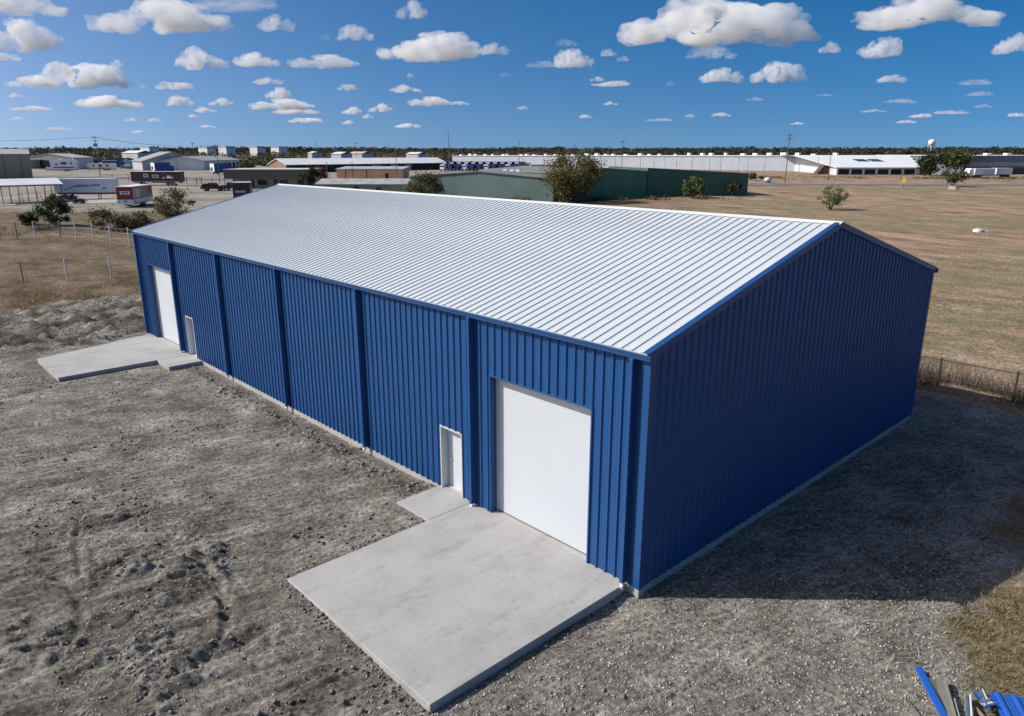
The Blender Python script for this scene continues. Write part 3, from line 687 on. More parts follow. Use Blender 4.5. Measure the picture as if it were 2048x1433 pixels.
pl('shrub', 'low dark green shrub behind the white-post fence, near the left edge', 57, 450, 34, 24, (.03, .045, .015), (.07, .09, .03), n=1600, clumps=14)
pl('shrub', 'tall dark green bush before the carport, rising above the white-post fence', 113, 452, 62, 62, (.025, .04, .012), (.075, .10, .03), n=3200, clumps=24)
pl('shrub', 'thin olive shrub with bare twigs between dark bush and red trailer', 205, 458, 58, 40, (.06, .055, .025), (.15, .14, .06), n=900, clumps=18, stems=12)
pl('shrub', 'brown brushy thicket below the red trailer', 262, 462, 72, 38, (.05, .04, .022), (.16, .125, .065), n=2600, clumps=24, stems=8, low=.05)
pl('shrub', 'olive and pinkish twiggy bush rising over the far roof edge', 352, 440, 80, 62, (.07, .06, .03), (.22, .18, .09), n=2000, clumps=28, stems=16)
pl('shrub', 'rounded bush against the green shed beside the low grey roof', 850, 400, 78, 48, (.035, .045, .015), (.12, .13, .045), n=3000, clumps=26)
pl('tree', 'large yellow-green tree in front of the green shed wall', 1147, 405, 118, 98, (.04, .045, .015), (.20, .18, .055), n=12000, clumps=54, cat='tree', trunk=.04, stems=8, open_=.165, low=.0)
pl('shrub', 'light green leafy shrub against the dark green wall', 1385, 396, 46, 40, (.06, .09, .03), (.17, .21, .075), n=1500, clumps=18)
pl('shrub', 'small dark shrub at the right end of the green wall', 1468, 393, 28, 30, (.03, .03, .018), (.10, .09, .04), n=800, clumps=12)
pl('shrub', 'lone airy multi-stemmed shrub in the open field', 1660, 420, 62, 47, (.09, .10, .045), (.24, .24, .11), n=1300, clumps=34, trunk=.12, stems=22, open_=.12)
pl('tree', 'small round tree beside the road at right', 1904, 374, 40, 34, (.045, .055, .025), (.12, .135, .06), n=1800, clumps=18, cat='tree', trunk=.3)
pl('tree', 'dark broad tree at the end of the white colonnade', 1860, 352, 60, 40, (.02, .028, .010), (.055, .07, .025), n=2600, clumps=22, cat='tree', leafpx=2.6)
pl('tree', 'yellowish green tall tree beside the dark broad tree', 1908, 351, 62, 46, (.03, .04, .012), (.12, .14, .04), n=2600, clumps=24, cat='tree', leafpx=2.6)
pl('tree', 'dark green tree at the corner of the brown flat-roofed building', 622, 384, 40, 46, (.025, .03, .012), (.09, .085, .03), n=1500, clumps=16, cat='tree', leafpx=2.6)
pl('tree', 'dark red-leaved tree beside the brown flat-roofed building', 642, 366, 32, 30, (.10, .02, .02), (.20, .045, .045), n=1200, clumps=14, cat='tree', leafpx=2.4)
pl('shrub', 'small green bush behind the brown flat-roofed building', 490, 343, 34, 22, (.04, .05, .018), (.12, .13, .05), n=700, clumps=10)
pl('shrub', 'thin bush at the cream wall behind the green shed', 1050, 352, 26, 26, (.05, .055, .025), (.13, .14, .06), n=600, clumps=12)
pl('shrub', 'little bush in the field left of the utility pole at the road', 1512, 362, 24, 14, (.05, .05, .025), (.12, .12, .05), n=500, clumps=8)
def weeds(name, label, A, B, n, hh, sd, m, leafpx):
    a, b = at(*A), at(*B); k = ppm((a + b) / 2); x, y = along(a, b, n, sd); g_ = rng.random(n) < sst(-.35, .45, fbm(x * .16, y * .16, o=3, seed=151)); x, y = x[g_], y[g_]; n = len(x); o = blades(name, x, y, (.15 + .85 * rng.random(n) ** 2) * hh, m, .9, leafpx / k * .4); tag(o, label, 'brush', kind='stuff')
weeds('wall_weeds', 'brown weeds standing along the foot of the green shed', (1000, 404), (1492, 396), 6500, 1.3, 1.4, M_bram, 2.)
weeds('ditch_weeds', 'brown weeds along the ditch behind the white-post fence', (0, 462), (330, 455), 6000, 1.3, 2.4, M_bram, 1.6)
weeds('verge_weeds', 'dry weeds along the road verge by the white colonnade', (1500, 356), (2060, 358), 5000, .8, 5., M_bram, 2.)

# ------------------------------------------------------------------ roads and yards beyond the site
def patch(name, label, px, m, dz=.06, n=24):
    """a strip of paving laid on the land: px = four corners (left-near, right-near, right-far, left-far)"""
    c = [at(*q) for q in px]; vs = []; 
    for j in range(3):
        v = j / 2
        for i in range(n + 1):
            u = i / n; q = (c[0] * (1 - u) + c[1] * u) * (1 - v) + (c[3] * (1 - u) + c[2] * u) * v; vs.append((q[0], q[1], gz(q[0], q[1]) + dz))
    fs = [(j * (n + 1) + i, j * (n + 1) + i + 1, (j + 1) * (n + 1) + i + 1, (j + 1) * (n + 1) + i) for j in range(2) for i in range(n)]
    o = MB().add(vs, fs).build(name, m); return tag(o, label, 'paving', kind='structure')
M_asph = mat('worn_asphalt', (.16, .155, .16), rough=.9, var=.2, scale=.15, spec=.2)
M_yardc = mat('yard_concrete', (.40, .38, .35), rough=.9, var=.12, scale=.2, spec=.2)
patch('road', 'grey road crossing the field at right', [(1470, 371.5), (2120, 373), (2120, 370), (1470, 368)], M_asph)
patch('road', 'asphalt drive crossing the yard behind the trailers', [(60, 357.5), (470, 361), (470, 357), (60, 353)], M_asph)
patch('concrete_pad', 'pale concrete pad under the carport and trailers', [(-10, 413), (232, 407), (240, 399), (90, 402)], M_yardc, .08)

# ------------------------------------------------------------------ buildings in the background
def prism_roof(w, d, h, rise, kind, ov, th=.18):
    m = MB()
    if kind == 'flat': m.box(-ov, w + ov, -ov, d + ov, h, h + th)
    elif kind == 'par':                        # ridge runs along the front
        m.prism([(-ov, h - rise * ov / (d / 2)), (d / 2, h + rise), (d + ov, h - rise * ov / (d / 2)), (d + ov, h - rise * ov / (d / 2) + th), (d / 2, h + rise + th), (-ov, h - rise * ov / (d / 2) + th)], 'x', -ov, w + ov)
    elif kind == 'perp':                       # ridge runs away from the front
        m.prism([(-ov, h - rise * ov / (w / 2)), (w / 2, h + rise), (w + ov, h - rise * ov / (w / 2)), (w + ov, h - rise * ov / (w / 2) + th), (w / 2, h + rise + th), (-ov, h - rise * ov / (w / 2) + th)], 'y', -ov, d + ov)
    elif kind == 'mono':
        m.prism([(-ov, h), (d + ov, h + rise), (d + ov, h + rise + th), (-ov, h + th)], 'x', -ov, w + ov)
    return m
class Bld:
    def __init__(s, name, label, A, B, dep, h, wall, roof, kind='flat', rise=0., ov=.3, side=None, cat='building', open_front=False, hB=None):
        a, b = at(*A), at(*B); zb = min(a[2], b[2]); s.w = float(np.hypot(*(b - a)[:2])); s.d = dep; s.h = h
        s.o = thing(name, label, cat, (a[0], a[1], zb - .05), math.atan2(b[1] - a[1], b[0] - a[0])); s.k = ppm(a)
        side = side or wall; w, d = s.w, dep; t = .22
        g = kind == 'perp'; hb = h if hB is None else hB
        def gab(y0, y1, mt):
            m = MB()
            if g: m.prism([(0, 0), (w, 0), (w, h), (w / 2, h + rise), (0, h)], 'y', y0, y1)
            else: m.prism([(0, 0), (w, 0), (w, hb), (0, h)], 'y', y0, y1)
            m.build('wall', mt, s.o)
        if not open_front: gab(0, t, wall)
        if kind == 'mono': MB().box(0, w, d - t, d, 0, h + rise).build('wall', side, s.o)
        else: gab(d - t, d, side)
        for x0 in (0, w - t):
            m = MB()
            if kind == 'par': m.prism([(t + .003, 0), (d - t - .003, 0), (d - t - .003, h), (d / 2, h + rise), (t + .003, h)], 'x', x0, x0 + t)
            elif kind == 'mono': m.prism([(t + .003, 0), (d - t - .003, 0), (d - t - .003, h + rise), (t + .003, h)], 'x', x0, x0 + t)
            else: m.box(x0, x0 + t, t + .003, d - t - .003, 0, h if x0 == 0 else hb)
            m.build('wall', side, s.o)
        if hB is None: s.roof = prism_roof(w, d, h + .005, rise, kind, ov).build('roof', roof, s.o)
        else: s.roof = MB().prism([(-ov, h + .005), (w + ov, hb + .005), (w + ov, hb + .2), (-ov, h + .2)], 'y', -ov, d + ov).build('roof', roof, s.o)
    def pan(s, name, u0, u1, z0, z1, m, y=-.04, t=.05, parent=None):      # a door, window or band on the front wall, u in metres
        return MB().box(u0, u1, y, y + t - .004, z0, z1).build(name, m, parent or s.o)
def bm_(n, c, **kw): return mat(n, c, **{**dict(rough=.7, var=.12, scale=.25), **kw})
RIB = dict(stripe=('X', .45, .015))
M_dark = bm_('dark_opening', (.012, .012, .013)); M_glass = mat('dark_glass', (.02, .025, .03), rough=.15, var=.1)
M_greyroof = bm_('grey_sheet_roof', (.36, .37, .38), rough=.6); M_whiteroof = bm_('white_sheet_roof', (.74, .75, .76), rough=.55, var=.05); M_asphroof = bm_('grey_felt_roof', (.20, .195, .19))
# tall brown sheet shed at the left edge
b_ = Bld('tall_shed', 'tall brown-grey sheet metal shed at the left edge', (-70, 363), (67, 360), 17, 8.1, bm_('brown_sheet', (.36, .29, .21), **RIB), M_greyroof, 'par', 1.5, .2)
for u in np.arange(1.5, b_.w, 4.6): b_.pan('seam', u, u + .16, 0, 8., bm_('dark_seam', (.10, .09, .08)), -.03, .035)
# open carport
cA, cB = at(-14, 411), at(112, 405); cw = float(np.hypot(*(cB - cA)[:2]))
cp = thing('carport', 'open carport with white gabled roof on thin posts over a pad', 'carport', (cA[0], cA[1], min(cA[2], cB[2])), math.atan2(cB[1] - cA[1], cB[0] - cA[0]))
prism_roof(cw + 1.5, 7.5, 3.55, 1.0, 'par', .25, .12).build('roof', M_whiteroof, cp)
M_maroon = bm_('maroon_paint', (.07, .015, .018)); M_steel = bm_('dark_steel', (.05, .047, .045), rough=.5)
MB().prism([(.1, 3.5), (7.4, 3.5), (3.75, 4.5)], 'x', cw + 1.5, cw + 1.58).build('gable_panel', M_maroon, cp)
for u in np.linspace(.1, cw + 1.3, 5):
    for v in (.1, 7.3): MB().box(u, u + .12, v, v + .12, -.3, 3.45).build('post', M_steel, cp)
for v in (.05, 7.25): MB().box(-.1, cw + 1.5, v, v + .2, 3.3, 3.5).build('beam', M_steel, cp)
# open-fronted round-shouldered shed
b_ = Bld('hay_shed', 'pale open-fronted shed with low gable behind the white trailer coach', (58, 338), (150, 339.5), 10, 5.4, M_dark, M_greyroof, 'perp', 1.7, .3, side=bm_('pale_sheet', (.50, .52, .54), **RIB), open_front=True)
b_.pan('corner_post', b_.w - .5, b_.w, 0, 5.4, bm_('pale_trim', (.55, .55, .55)), -.03, .24); b_.pan('corner_post', 0, .5, 0, 5.4, bm_('pale_trim', (.5, .5, .5)), -.03, .24)
MB().prism([(0.6, 4.3), (b_.w - .6, 4.3), (b_.w - .3, 5.35), (b_.w / 2, 6.95), (.3, 5.35)], 'y', .0, .2).build('gable_panel', bm_('shed_gable', (.16, .165, .17)), b_.o)
# grey workshop with a bright wing
b_ = Bld('workshop', 'wide grey-roofed workshop with dark open front', (286, 341.5), (408, 340), 34, 4.0, bm_('workshop_wall', (.40, .41, .42)), bm_('workshop_roof', (.30, .305, .30)), 'perp', 4.0, .5)
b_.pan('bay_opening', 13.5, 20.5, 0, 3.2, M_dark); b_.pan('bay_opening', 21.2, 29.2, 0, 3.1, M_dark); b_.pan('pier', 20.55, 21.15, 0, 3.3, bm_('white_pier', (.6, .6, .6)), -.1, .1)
b_ = Bld('workshop_wing', 'white-walled workshop wing with dark blue bay doors', (409, 341), (482, 336.5), 20, 4.2, bm_('white_wall', (.62, .63, .64)), bm_('workshop_roof', (.30, .305, .30)), 'par', 1.8, .6)
for i in range(4): b_.pan('bay_door', b_.w * (.52 + .12 * i), b_.w * (.52 + .12 * i) + b_.w * .075, 0, 3.1, bm_('navy_door', (.02, .03, .07)))
# brown flat-roofed office
b_ = Bld('flat_roof_office', 'low brown building with deep dark flat fascia beyond the far roof', (467, 377), (616, 377), 13, 3.0, bm_('tan_brick', (.33, .27, .20)), bm_('pale_flat_roof', (.5, .49, .46)), 'flat', 0, .2)
MB().box(-1.6, b_.w + .2, -1.6, 13.5, 2.5, 4.75).build('fascia', bm_('dark_bronze', (.115, .105, .088)), b_.o); MB().box(-1.7, b_.w + .3, -1.7, 13.6, 4.754, 4.9).build('coping', bm_('pale_coping', (.55, .52, .47)), b_.o)
for u, ww in ((10.7, 1.0), (16.9, 1.8), (4.6, .9)): b_.pan('door', u, u + ww, 0, 2.3, M_glass)
b_.pan('window', 12.2, 14.5, .9, 2.2, M_glass); b_.pan('window', 6.5, 9., .9, 2.2, M_glass)
# long white-roofed warehouse with an open front
b_ = Bld('long_shed', 'long white-roofed shed with dark open front in the middle distance', (574, 347), (893, 339.5), 15, 3.3, M_dark, M_whiteroof, 'par', 2.2, .5, side=bm_('orange_brick', (.27, .155, .115)))
for u in np.linspace(3, b_.w - 3, 14): b_.pan('post', u, u + .25, 0, 3.2, bm_('shed_post', (.12, .11, .10)), -.12, .1)
for u, ww in ((40, 5), (50, 4), (58, 3.4)): b_.pan('blue_door', u, u + ww, .2, 2.8, bm_('pale_blue_door', (.35, .45, .52)))
# tan block building
b_ = Bld('tan_building', 'flat-roofed tan and pink block building between the white shed and grey roof', (674, 361), (806, 361), 15, 3.4, bm_('tan_block', (.78, .42, .25)), bm_('blue_grey_roof', (.36, .38, .41)), 'mono', .5, .3, side=bm_('tan_block_side', (.5, .30, .2)))
for u in (2.8, 9.5): b_.pan('downspout', u, u + .15, 0, 3.3, M_steel, -.12, .1)
b_.pan('door', 15.5, 16.6, 0, 2.2, M_glass)
# low grey-roofed shed
b_ = Bld('low_shed', 'low shed with weathered grey roof and green walls behind the ridge', (636, 392), (812, 392), 13, 2.5, bm_('faded_green', (.20, .24, .19), **RIB), bm_('weathered_roof', (.34, .34, .34), var=.25, scale=.5), 'par', .9, .5)
b_.pan('door', 8.2, 9.3, 0, 2.1, M_dark); b_.pan('window', 13, 14.2, 1, 1.9, M_glass)
# green sheds
GW1 = bm_('dark_teal_sheet', (.115, .175, .165), **RIB); GW2 = bm_('green_sheet', (.085, .21, .135), **RIB); GW3 = bm_('deep_green_sheet', (.055, .135, .095), **RIB)
b_ = Bld('green_shed', 'wide teal green metal shed with low gable and grey roof', (821, 395), (1106, 404), 34, 4.45, GW1, M_asphroof, 'perp', 1.25, .25, side=bm_('cream_wall', (.60, .58, .52)))
for u in (9, 12.5): MB().box(-.045, -.005, u, u + 1.6, 0, 2.6).build('green_door', bm_('mint_door', (.10, .25, .16)), b_.o)
for i, u in enumerate((18., 19.6, 21.)): MB().cbox(u, u + .9, 9, 10, 5.3, 6., .04).build('roof_unit', M_pvc, b_.o)
b_ = Bld('green_shed', 'mid-green metal shed gable behind the yellow-green tree', (1112, 403), (1292, 394), 30, 5.5, GW2, M_asphroof, 'perp', .75, .2, side=GW3)
b_ = Bld('green_shed', 'deep green metal shed with long plain wall sloping down to the right', (1293.5, 394), (1494, 391), 26, 6.0, GW3, M_asphroof, 'flat', 0, .15, hB=4.75)
b_ = Bld('cream_block', 'small cream block building behind the yellow-green tree', (1062, 358), (1125, 358), 12, 4.4, bm_('cream_block', (.62, .57, .46)), M_greyroof, 'flat', 0, .3)
b_.pan('window', 2.2, 3.2, 1.5, 2.6, M_glass); b_.pan('door', 6.2, 7.2, 0, 2.3, M_glass)
# huge long warehouse with ribbed white wall
b_ = Bld('long_warehouse', 'very long pale ribbed warehouse across the whole middle distance', (905, 330.5), (1664, 344.5), 70, 5.6, bm_('pale_ribbed_wall', (.38, .41, .46), stripe=('X', .9, .05), var=.08), M_whiteroof, 'flat', 0, .4, hB=6.35)
for i in range(34):
    u = (i + .5 + rng.uniform(-.3, .3)) * b_.w / 34; z = 5.65 + (u / b_.w) * 1.0 + .18
    MB().cbox(u, u + rng.uniform(1, 2.4), 4, 6, z, z + rng.uniform(.5, 1.1), .05).build('roof_vent', M_pvc, b_.o)
# white colonnade building
b_ = Bld('colonnade_building', 'white low building with row of dark openings and long sloping white roof', (1672, 350.5), (1838, 350.5), 80, 2.7, M_white, M_whiteroof, 'par', 3.4, .5)
bw = b_.w; bpy.data.objects.remove(b_.roof)
MB().add([(-.5, -.5, 2.65), (bw + .5, -.5, 2.65), (bw + 12, 32, 6.9), (-5, 32, 6.9), (-.5, -.5, 2.83), (bw + .5, -.5, 2.83), (bw + 12, 32, 7.08), (-5, 32, 7.08), (bw + 12, 79, 6.9), (-5, 79, 6.9)], [(3, 2, 1, 0), (4, 5, 6, 7), (0, 1, 5, 4), (1, 2, 6, 5), (3, 0, 4, 7), (7, 6, 8, 9)]).build('roof', M_whiteroof, b_.o)
for i in range(6): b_.pan('opening', bw * (.022 + .158 * i), bw * (.022 + .158 * i) + bw * .13, .35, 2.15, M_dark, -.03, .04)
for i in range(7): b_.pan('column', bw * (.003 + .158 * i), bw * (.003 + .158 * i) + bw * .017, 0, 2.6, M_white, -.25, .24)
for u in (.46, .64):
    zf = lambda y: 2.83 + 4.25 * (y + .5) / 32.5 + .01
    MB().prism([(14, zf(14)), (20, zf(20)), (20, zf(20) + .12), (14, zf(14) + .12)], 'x', bw * u, bw * u + 4.5).build('skylight', M_glass, b_.o)
MB().prism([(-5, 0), (-.3, 0), (-.3, 3.4), (-2.2, 3.4)], 'y', 6, 10).build('brick_buttress', bm_('red_brown_brick', (.085, .045, .035)), b_.o)
# dark warehouse at right edge
b_ = Bld('dark_warehouse', 'dark blue-grey warehouse with white roof edge at the right edge', (1925, 350), (2150, 348), 50, 6.9, bm_('dark_slate_wall', (.17, .185, .225)), M_whiteroof, 'flat', 0, .4)
b_.pan('pale_band', 0, b_.w, 3.2, 4.6, bm_('pale_slate_band', (.33, .35, .40))); b_.pan('base_band', 0, b_.w, 0, 2.6, bm_('brown_base', (.08, .07, .06)))
for u in (4, 13, 22): MB().cbox(u, u + 2, 4, 6, 7.1, 7.9, .05).build('roof_unit', M_pvc, b_.o)
# white blocks on the skyline
for i, (x0, x1, yt, dep_) in enumerate(((281, 318, 294, 1080), (397, 431, 295, 1120), (437, 467, 293.5, 1050), (500, 527, 293.5, 1120), (542, 571, 294, 1150))):
    P = at_depth(x0, dep_); k = ppm(P); hh = (304 - yt) / k + CAM[2] - P[2]; ww = (x1 - x0) / k
    lab = ['white roofed plant block on the skyline, leftmost of five', 'white plant block just left of the second utility pole', 'white plant block just right of the second utility pole', 'white plant block over the green scrub, second from right', 'white plant block with low annex over the scrub, rightmost of five'][i]
    o = thing('plant_block', lab, 'building', P, RZ + R(-30), 'white plant blocks on the skyline')
    MB().box(0, ww * .78, 0, 16, 0, hh * .86).build('wall', bm_('plant_wall', (.74, .74, .75), stripe=('Z', 2.4, .04)), o)
    MB().box(-.2, ww * .78 + .2, -.2, 16.2, hh * .86 + .01, hh).build('roof_deck', bm_('plant_deck', (.40, .41, .43)), o)
    MB().box(-3.2, -.02, 3, 13, 0, hh * .55).build('annex', M_whiteroof, o)
for i, (x0, x1, yt, yb, dep_) in enumerate(((243, 288, 301.5, 308, 560), (662, 686, 304, 313, 560), (697, 729, 303.5, 312, 600), (812, 840, 304.5, 312.5, 640), (615, 626, 303, 309, 700))):
    P = at_depth(x0, dep_); k = ppm(P); ww = (x1 - x0) / k; hh = CAM[2] - (yt - 304) / k - P[2]
    lab = ['low white hall beyond the scrub left of the plant blocks', 'small white hall beyond the long white shed roof', 'pinkish white hall beside a tall pole in the distance', 'white hall with grey side, alone in the far scrub', 'tiny white hut in the far scrub'][i]
    o = thing('far_hall', lab, 'building', P, RZ + R(-25))
    MB().box(0, ww, 0, 14, 0, hh * .8).build('wall', bm_('hall_wall', (.62, .62, .64)), o); prism_roof(ww, 14, hh * .8, hh * .18, 'par', .3).build('roof', M_whiteroof if i != 2 else bm_('pink_roof', (.62, .45, .40)), o)
# water tower
P = at_depth(1861, 1500); k = ppm(P); zt = CAM[2] + (304 - 280) / k - P[2]; zb = CAM[2] + (304 - 291) / k - P[2]
wt_ = thing('water_tower', 'white water tower standing above the tree line', 'water tower', P, RZ)
rad = 6.2 / k; MB().lathe([(.0, zb - 1.5), (rad * .55, zb - .6), (rad, zb + 1.5), (rad * 1.04, zb + (zt - zb) * .5), (rad * .92, zb + (zt - zb) * .8), (rad * .5, zt - .5), (0, zt)], 18).build('tank', M_pvc, wt_, True)
for i in range(4):
    t = math.pi / 4 + i * math.pi / 2; MB().tube((rad * 1.0 * math.cos(t), rad * 1.0 * math.sin(t), -1), (rad * .85 * math.cos(t), rad * .85 * math.sin(t), zb + 2), .55, 8).build('leg', M_pvc, wt_)
MB().tube((0, 0, -1), (0, 0, zb), .8, 10).build('riser_pipe', M_pvc, wt_)

# ------------------------------------------------------------------ utility poles and wires
ORD = ['first', 'second', 'third', 'fourth', 'fifth', 'sixth', 'seventh', 'eighth', 'ninth', 'tenth', 'eleventh', 'twelfth', 'thirteenth', 'fourteenth', 'fifteenth']
M_wood = bm_('weathered_pole', (.13, .10, .075), scale=2.); M_wire = mat('black_wire', (.02, .02, .02), rough=.6)
def pole(px, py, ytop, label, arms=1, cans=0, r=None, name='utility_pole', group=None, mt=None):
    P = at(px, py); k = ppm(P); h = (py - ytop) / k; r = r or max(.13, .011 * h)
    o = thing(name, label, 'pole', P, RZ, group); MB().tube((0, 0, -.3), (0, 0, h), r, 8, r * .65).build('shaft', mt or M_wood, o)
    for i in range(arms):
        z = h - .6 - 1.1 * i; MB().box(-1.2, 1.2, -.09, .09, z, z + .16).build('crossarm', M_wood, o)
        m = MB()
        for u in (-1.1, -.5, .5, 1.1): m.tube((u, 0, z + .16), (u, 0, z + .42), .05, 6)
        m.build('insulators', M_pvc, o)
    for i in range(cans): MB().tube((-.55 + .55 * i, -.35, h - 3.6), (-.55 + .55 * i, -.35, h - 2.5), .24, 10).build('transformer', bm_('grey_can', (.30, .31, .32)), o)
    return o, P, h
pA = pole(201, 353, 276, 'tall wooden utility pole with transformers above the trailer yard', 2, 3)
pB = pole(440, 368, 292, 'wooden utility pole beside the black pickups', 2, 1)
pole(356, 346, 310, 'short pole before the dark workshop front', 0)
pole(1570, 366, 271, 'tall thin utility pole at the road, right of the green sheds', 2)
pole(1656, 361, 297, 'thin pole between the road pole and white colonnade', 0, name='light_pole')
pole(1243, 352, 284, 'thin tall pole rising behind the mid-green shed', 1)
pole(1038, 354, 284, 'thin pole left of the yellow-green tree', 0, name='light_pole')
pole(898, 343, 265, 'tallest thin mast right of the long white roof', 0, r=.16, name='radio_mast')
pole(903, 343, 290, 'shorter thin pole beside the tall mast', 0, r=.12, name='light_pole')
pole(714, 340, 287, 'thin pole behind the long white roof', 1)
pole(794, 364, 297, 'dark pole at the corner of the tan building', 0)
pole(706, 364, 325, 'short dark post before the tan building', 0, name='yard_post')
pole(656, 368, 325, 'short dark post left of the tan building', 0, name='yard_post')
pole(633, 338, 287, 'left one of a pair of poles beyond the white shed', 0); pole(637.5, 338, 287, 'right one of a pair of poles beyond the white shed', 0)
pole(391, 340, 287, 'thin pole behind the workshop roof', 1)
def wires(label, a, b, sag, offs=(-1.1, 0, 1.1), zs=(.4, 2.2)):
    (pa, ha), (pb, hb) = a, b; m = MB(); rt = Vector((RGT[0], RGT[1], 0))
    for u in offs:
        p = Vector(pa) + Vector((0, 0, ha - .3)) + Vector((FH[0], FH[1], 0)) * u; q = Vector(pb) + Vector((0, 0, hb - .3)) + Vector((FH[0], FH[1], 0)) * u
        pts = [p.lerp(q, t) - Vector((0, 0, sag * 4 * t * (1 - t))) for t in np.linspace(0, 1, 13)]; m.path(pts, .028, 4)
    o = m.build('overhead_wires', M_wire); tag(o, label, 'wire')
wires('black overhead wires strung between the two wooden poles at left', pA[1:], pB[1:], 1.2)
Pl_ = at(-220, 362); wires('black overhead wires leaving the transformer pole to the left edge', pA[1:], (Pl_, pA[2] * .93), 1.0, (-1.1, 1.1))
Pf = [1201, 1209, 1230, 1280, 1307, 1329, 1352, 1383, 1418, 1440, 1476, 1494, 1528, 1597, 1634]
for i, x_ in enumerate(Pf):
    t = (x_ - 1200) / 450; pole(x_, 345 + 5 * t, 313.5 + (2 if i % 3 else 0), ORD[i] + ' thin grey post from the left before the long pale warehouse', 0, r=.10, name='lamp_post', group='posts before the warehouse', mt=bm_('grey_post', (.16, .17, .18)))

# ------------------------------------------------------------------ vehicles
M_tyre = mat('tyre_rubber', (.016, .016, .016), rough=.9, var=.2); M_rim = mat('steel_rim', (.35, .35, .36), rough=.4, metal=.6); M_chas = mat('black_chassis', (.02, .02, .02), rough=.7)
WM = {}
def wheel(parent, x, y, r=.5, w=.28):
    if (r, w) not in WM:
        t = MB().lathe([(r * .58, -w / 2), (r * .95, -w / 2), (r, -w * .35), (r, w * .35), (r * .95, w / 2), (r * .58, w / 2)], 16).mesh('tyre')
        q = MB().lathe([(.0, -w * .3), (r * .3, -w * .38), (r * .6, -w * .42), (r * .6, w * .42), (0, w * .3)], 12).mesh('rim'); WM[(r, w)] = (t, q)
    t, q = WM[(r, w)]; o = link('wheel', t, M_tyre, parent, True); o.location = (x, y, r); o.rotation_euler = (math.pi / 2, 0, 0); link('rim', q, M_rim, o, True); return o
def paint(n, c, **kw): return mat('paint_' + n, c, **{**dict(rough=.35, var=.08, scale=.8, spec=.5), **kw})
def trailer(name, label, P, rz, ln, wd, h, floor, body, roof=None, graphics=(), wheels_at=(1.2, 2.4), gear=None, rear=None, group=None):
    """box trailer: local x along its length, the side seen at -y; graphics = (part, x0, x1, z0, z1, material)"""
    o = thing(name, label, 'trailer', P, rz, group); hw = wd / 2
    MB().cbox(0, ln, -hw, hw, floor, h - .06, .05).build('box_body', body, o); MB().cbox(-.03, ln + .03, -hw - .03, hw + .03, h - .058, h, .02).build('roof', roof or M_whiteroof, o)
    MB().box(.3, ln - .3, -.5, .5, floor - .28, floor - .003).build('chassis', M_chas, o)
    MB().box(.02, ln - .02, -hw - .02, -hw - .002, floor, floor + .14).build('side_rail', M_rim, o)
    for x in wheels_at:
        for y in (-hw + .2, hw - .2): wheel(o, x, y)
    if gear:
        for y in (-.8, .8): MB().box(gear, gear + .14, y - .07, y + .07, .02, floor - .282).box(gear - .12, gear + .26, y - .14, y + .14, 0, .019).build('landing_leg', M_chas, o)
    for nm, x0, x1, z0, z1, m in graphics: MB().box(x0, x1, -hw - .016, -hw - .0015, z0, z1).build(nm, m, o)
    if rear: rear(o, hw)
    return o
red, navy, blue2, wht, blk = paint('red', (.30, .02, .025)), paint('navy', (.012, .022, .085)), paint('royal_blue', (.02, .07, .28)), paint('white', (.72, .73, .74)), paint('black', (.014, .013, .016))
purp, silver, cream, maroon, teal = paint('violet', (.20, .10, .28)), paint('silver', (.42, .43, .45)), paint('cream', (.62, .58, .48)), paint('maroon', (.11, .012, .02)), paint('steel_blue', (.10, .19, .30))
# white semi-trailer with a blue sweep and red-violet lettering too blurred to read
g = []
for i in range(9): g.append(('lettering', 4.2 + i * .27, 4.2 + i * .27 + .19, 2.55 + .03 * (i % 3), 3.05 + .04 * (i % 2), purp))
for i in range(6): g.append(('lettering', 6.8 + i * .32, 6.8 + i * .32 + .22, 2.75, 3.1 + .05 * (i % 2), red))
for i in range(4): g.append(('lettering', 9.0 + i * .2, 9.0 + i * .2 + .14, 2.2, 2.42, navy))
for i in range(10): g.append(('swoosh', 1.9 + i * .26, 2.19 + i * .26, 2.0 + .85 * (1 - (1 - i / 10) ** 2) * .8, 2.14 + .85 * (1 - (1 - i / 10) ** 2) * .8, navy))
P = at(116, 400); trailer('semi_trailer', 'white semi-trailer with blue sweep and red lettering by the carport', P, RZ + R(14), 11.6, 2.55, 4.25, 1.35, paint('cool_white', (.66, .70, .75)), None, g, (1.2, 2.5), 7.9)
# red display trailer seen from behind
def red_rear(o, hw):
    MB().box(-.02, -.002, -hw + .05, hw - .05, 1.5, 3.55).build('rear_panel', red, o); MB().box(-.035, -.021, -hw + .55, hw - .65, 2.35, 2.95).build('rear_sign', M_pvc, o)
    for i in range(4): MB().box(-.045, -.036, -hw + .8 + .32 * i, -hw + 1.0 + .32 * i, 2.5, 2.82).build('lettering', navy, o)
    MB().box(-.06, -.005, -hw, hw, .55, 1.42).build('bumper', wht, o)
    for y in (-hw + .25, hw - .45): MB().box(-.075, -.061, y, y + .2, 1.0, 1.2).build('tail_light', red, o)
    MB().box(-.074, -.061, -.25, .25, 1.05, 1.25).build('plate', blk, o)
P = at(253, 416)
trailer('display_trailer', 'dark red trailer with white bumper and roof, seen from behind', P, RZ + R(96), 9.5, 2.9, 3.75, .7, paint('faded_brown', (.30, .22, .18)), None,
        [('stripe', .05, 9.4, .72, 1.5, wht), ('picture', 1.2, 3.4, 1.8, 3.3, cream), ('picture', 4.0, 6.0, 1.7, 3.2, paint('rust', (.38, .17, .09))), ('picture', 7.0, 9.0, 1.9, 3.5, red), ('door', .2, .9, .9, 3.3, silver)], (4.0, 5.1), None, red_rear)
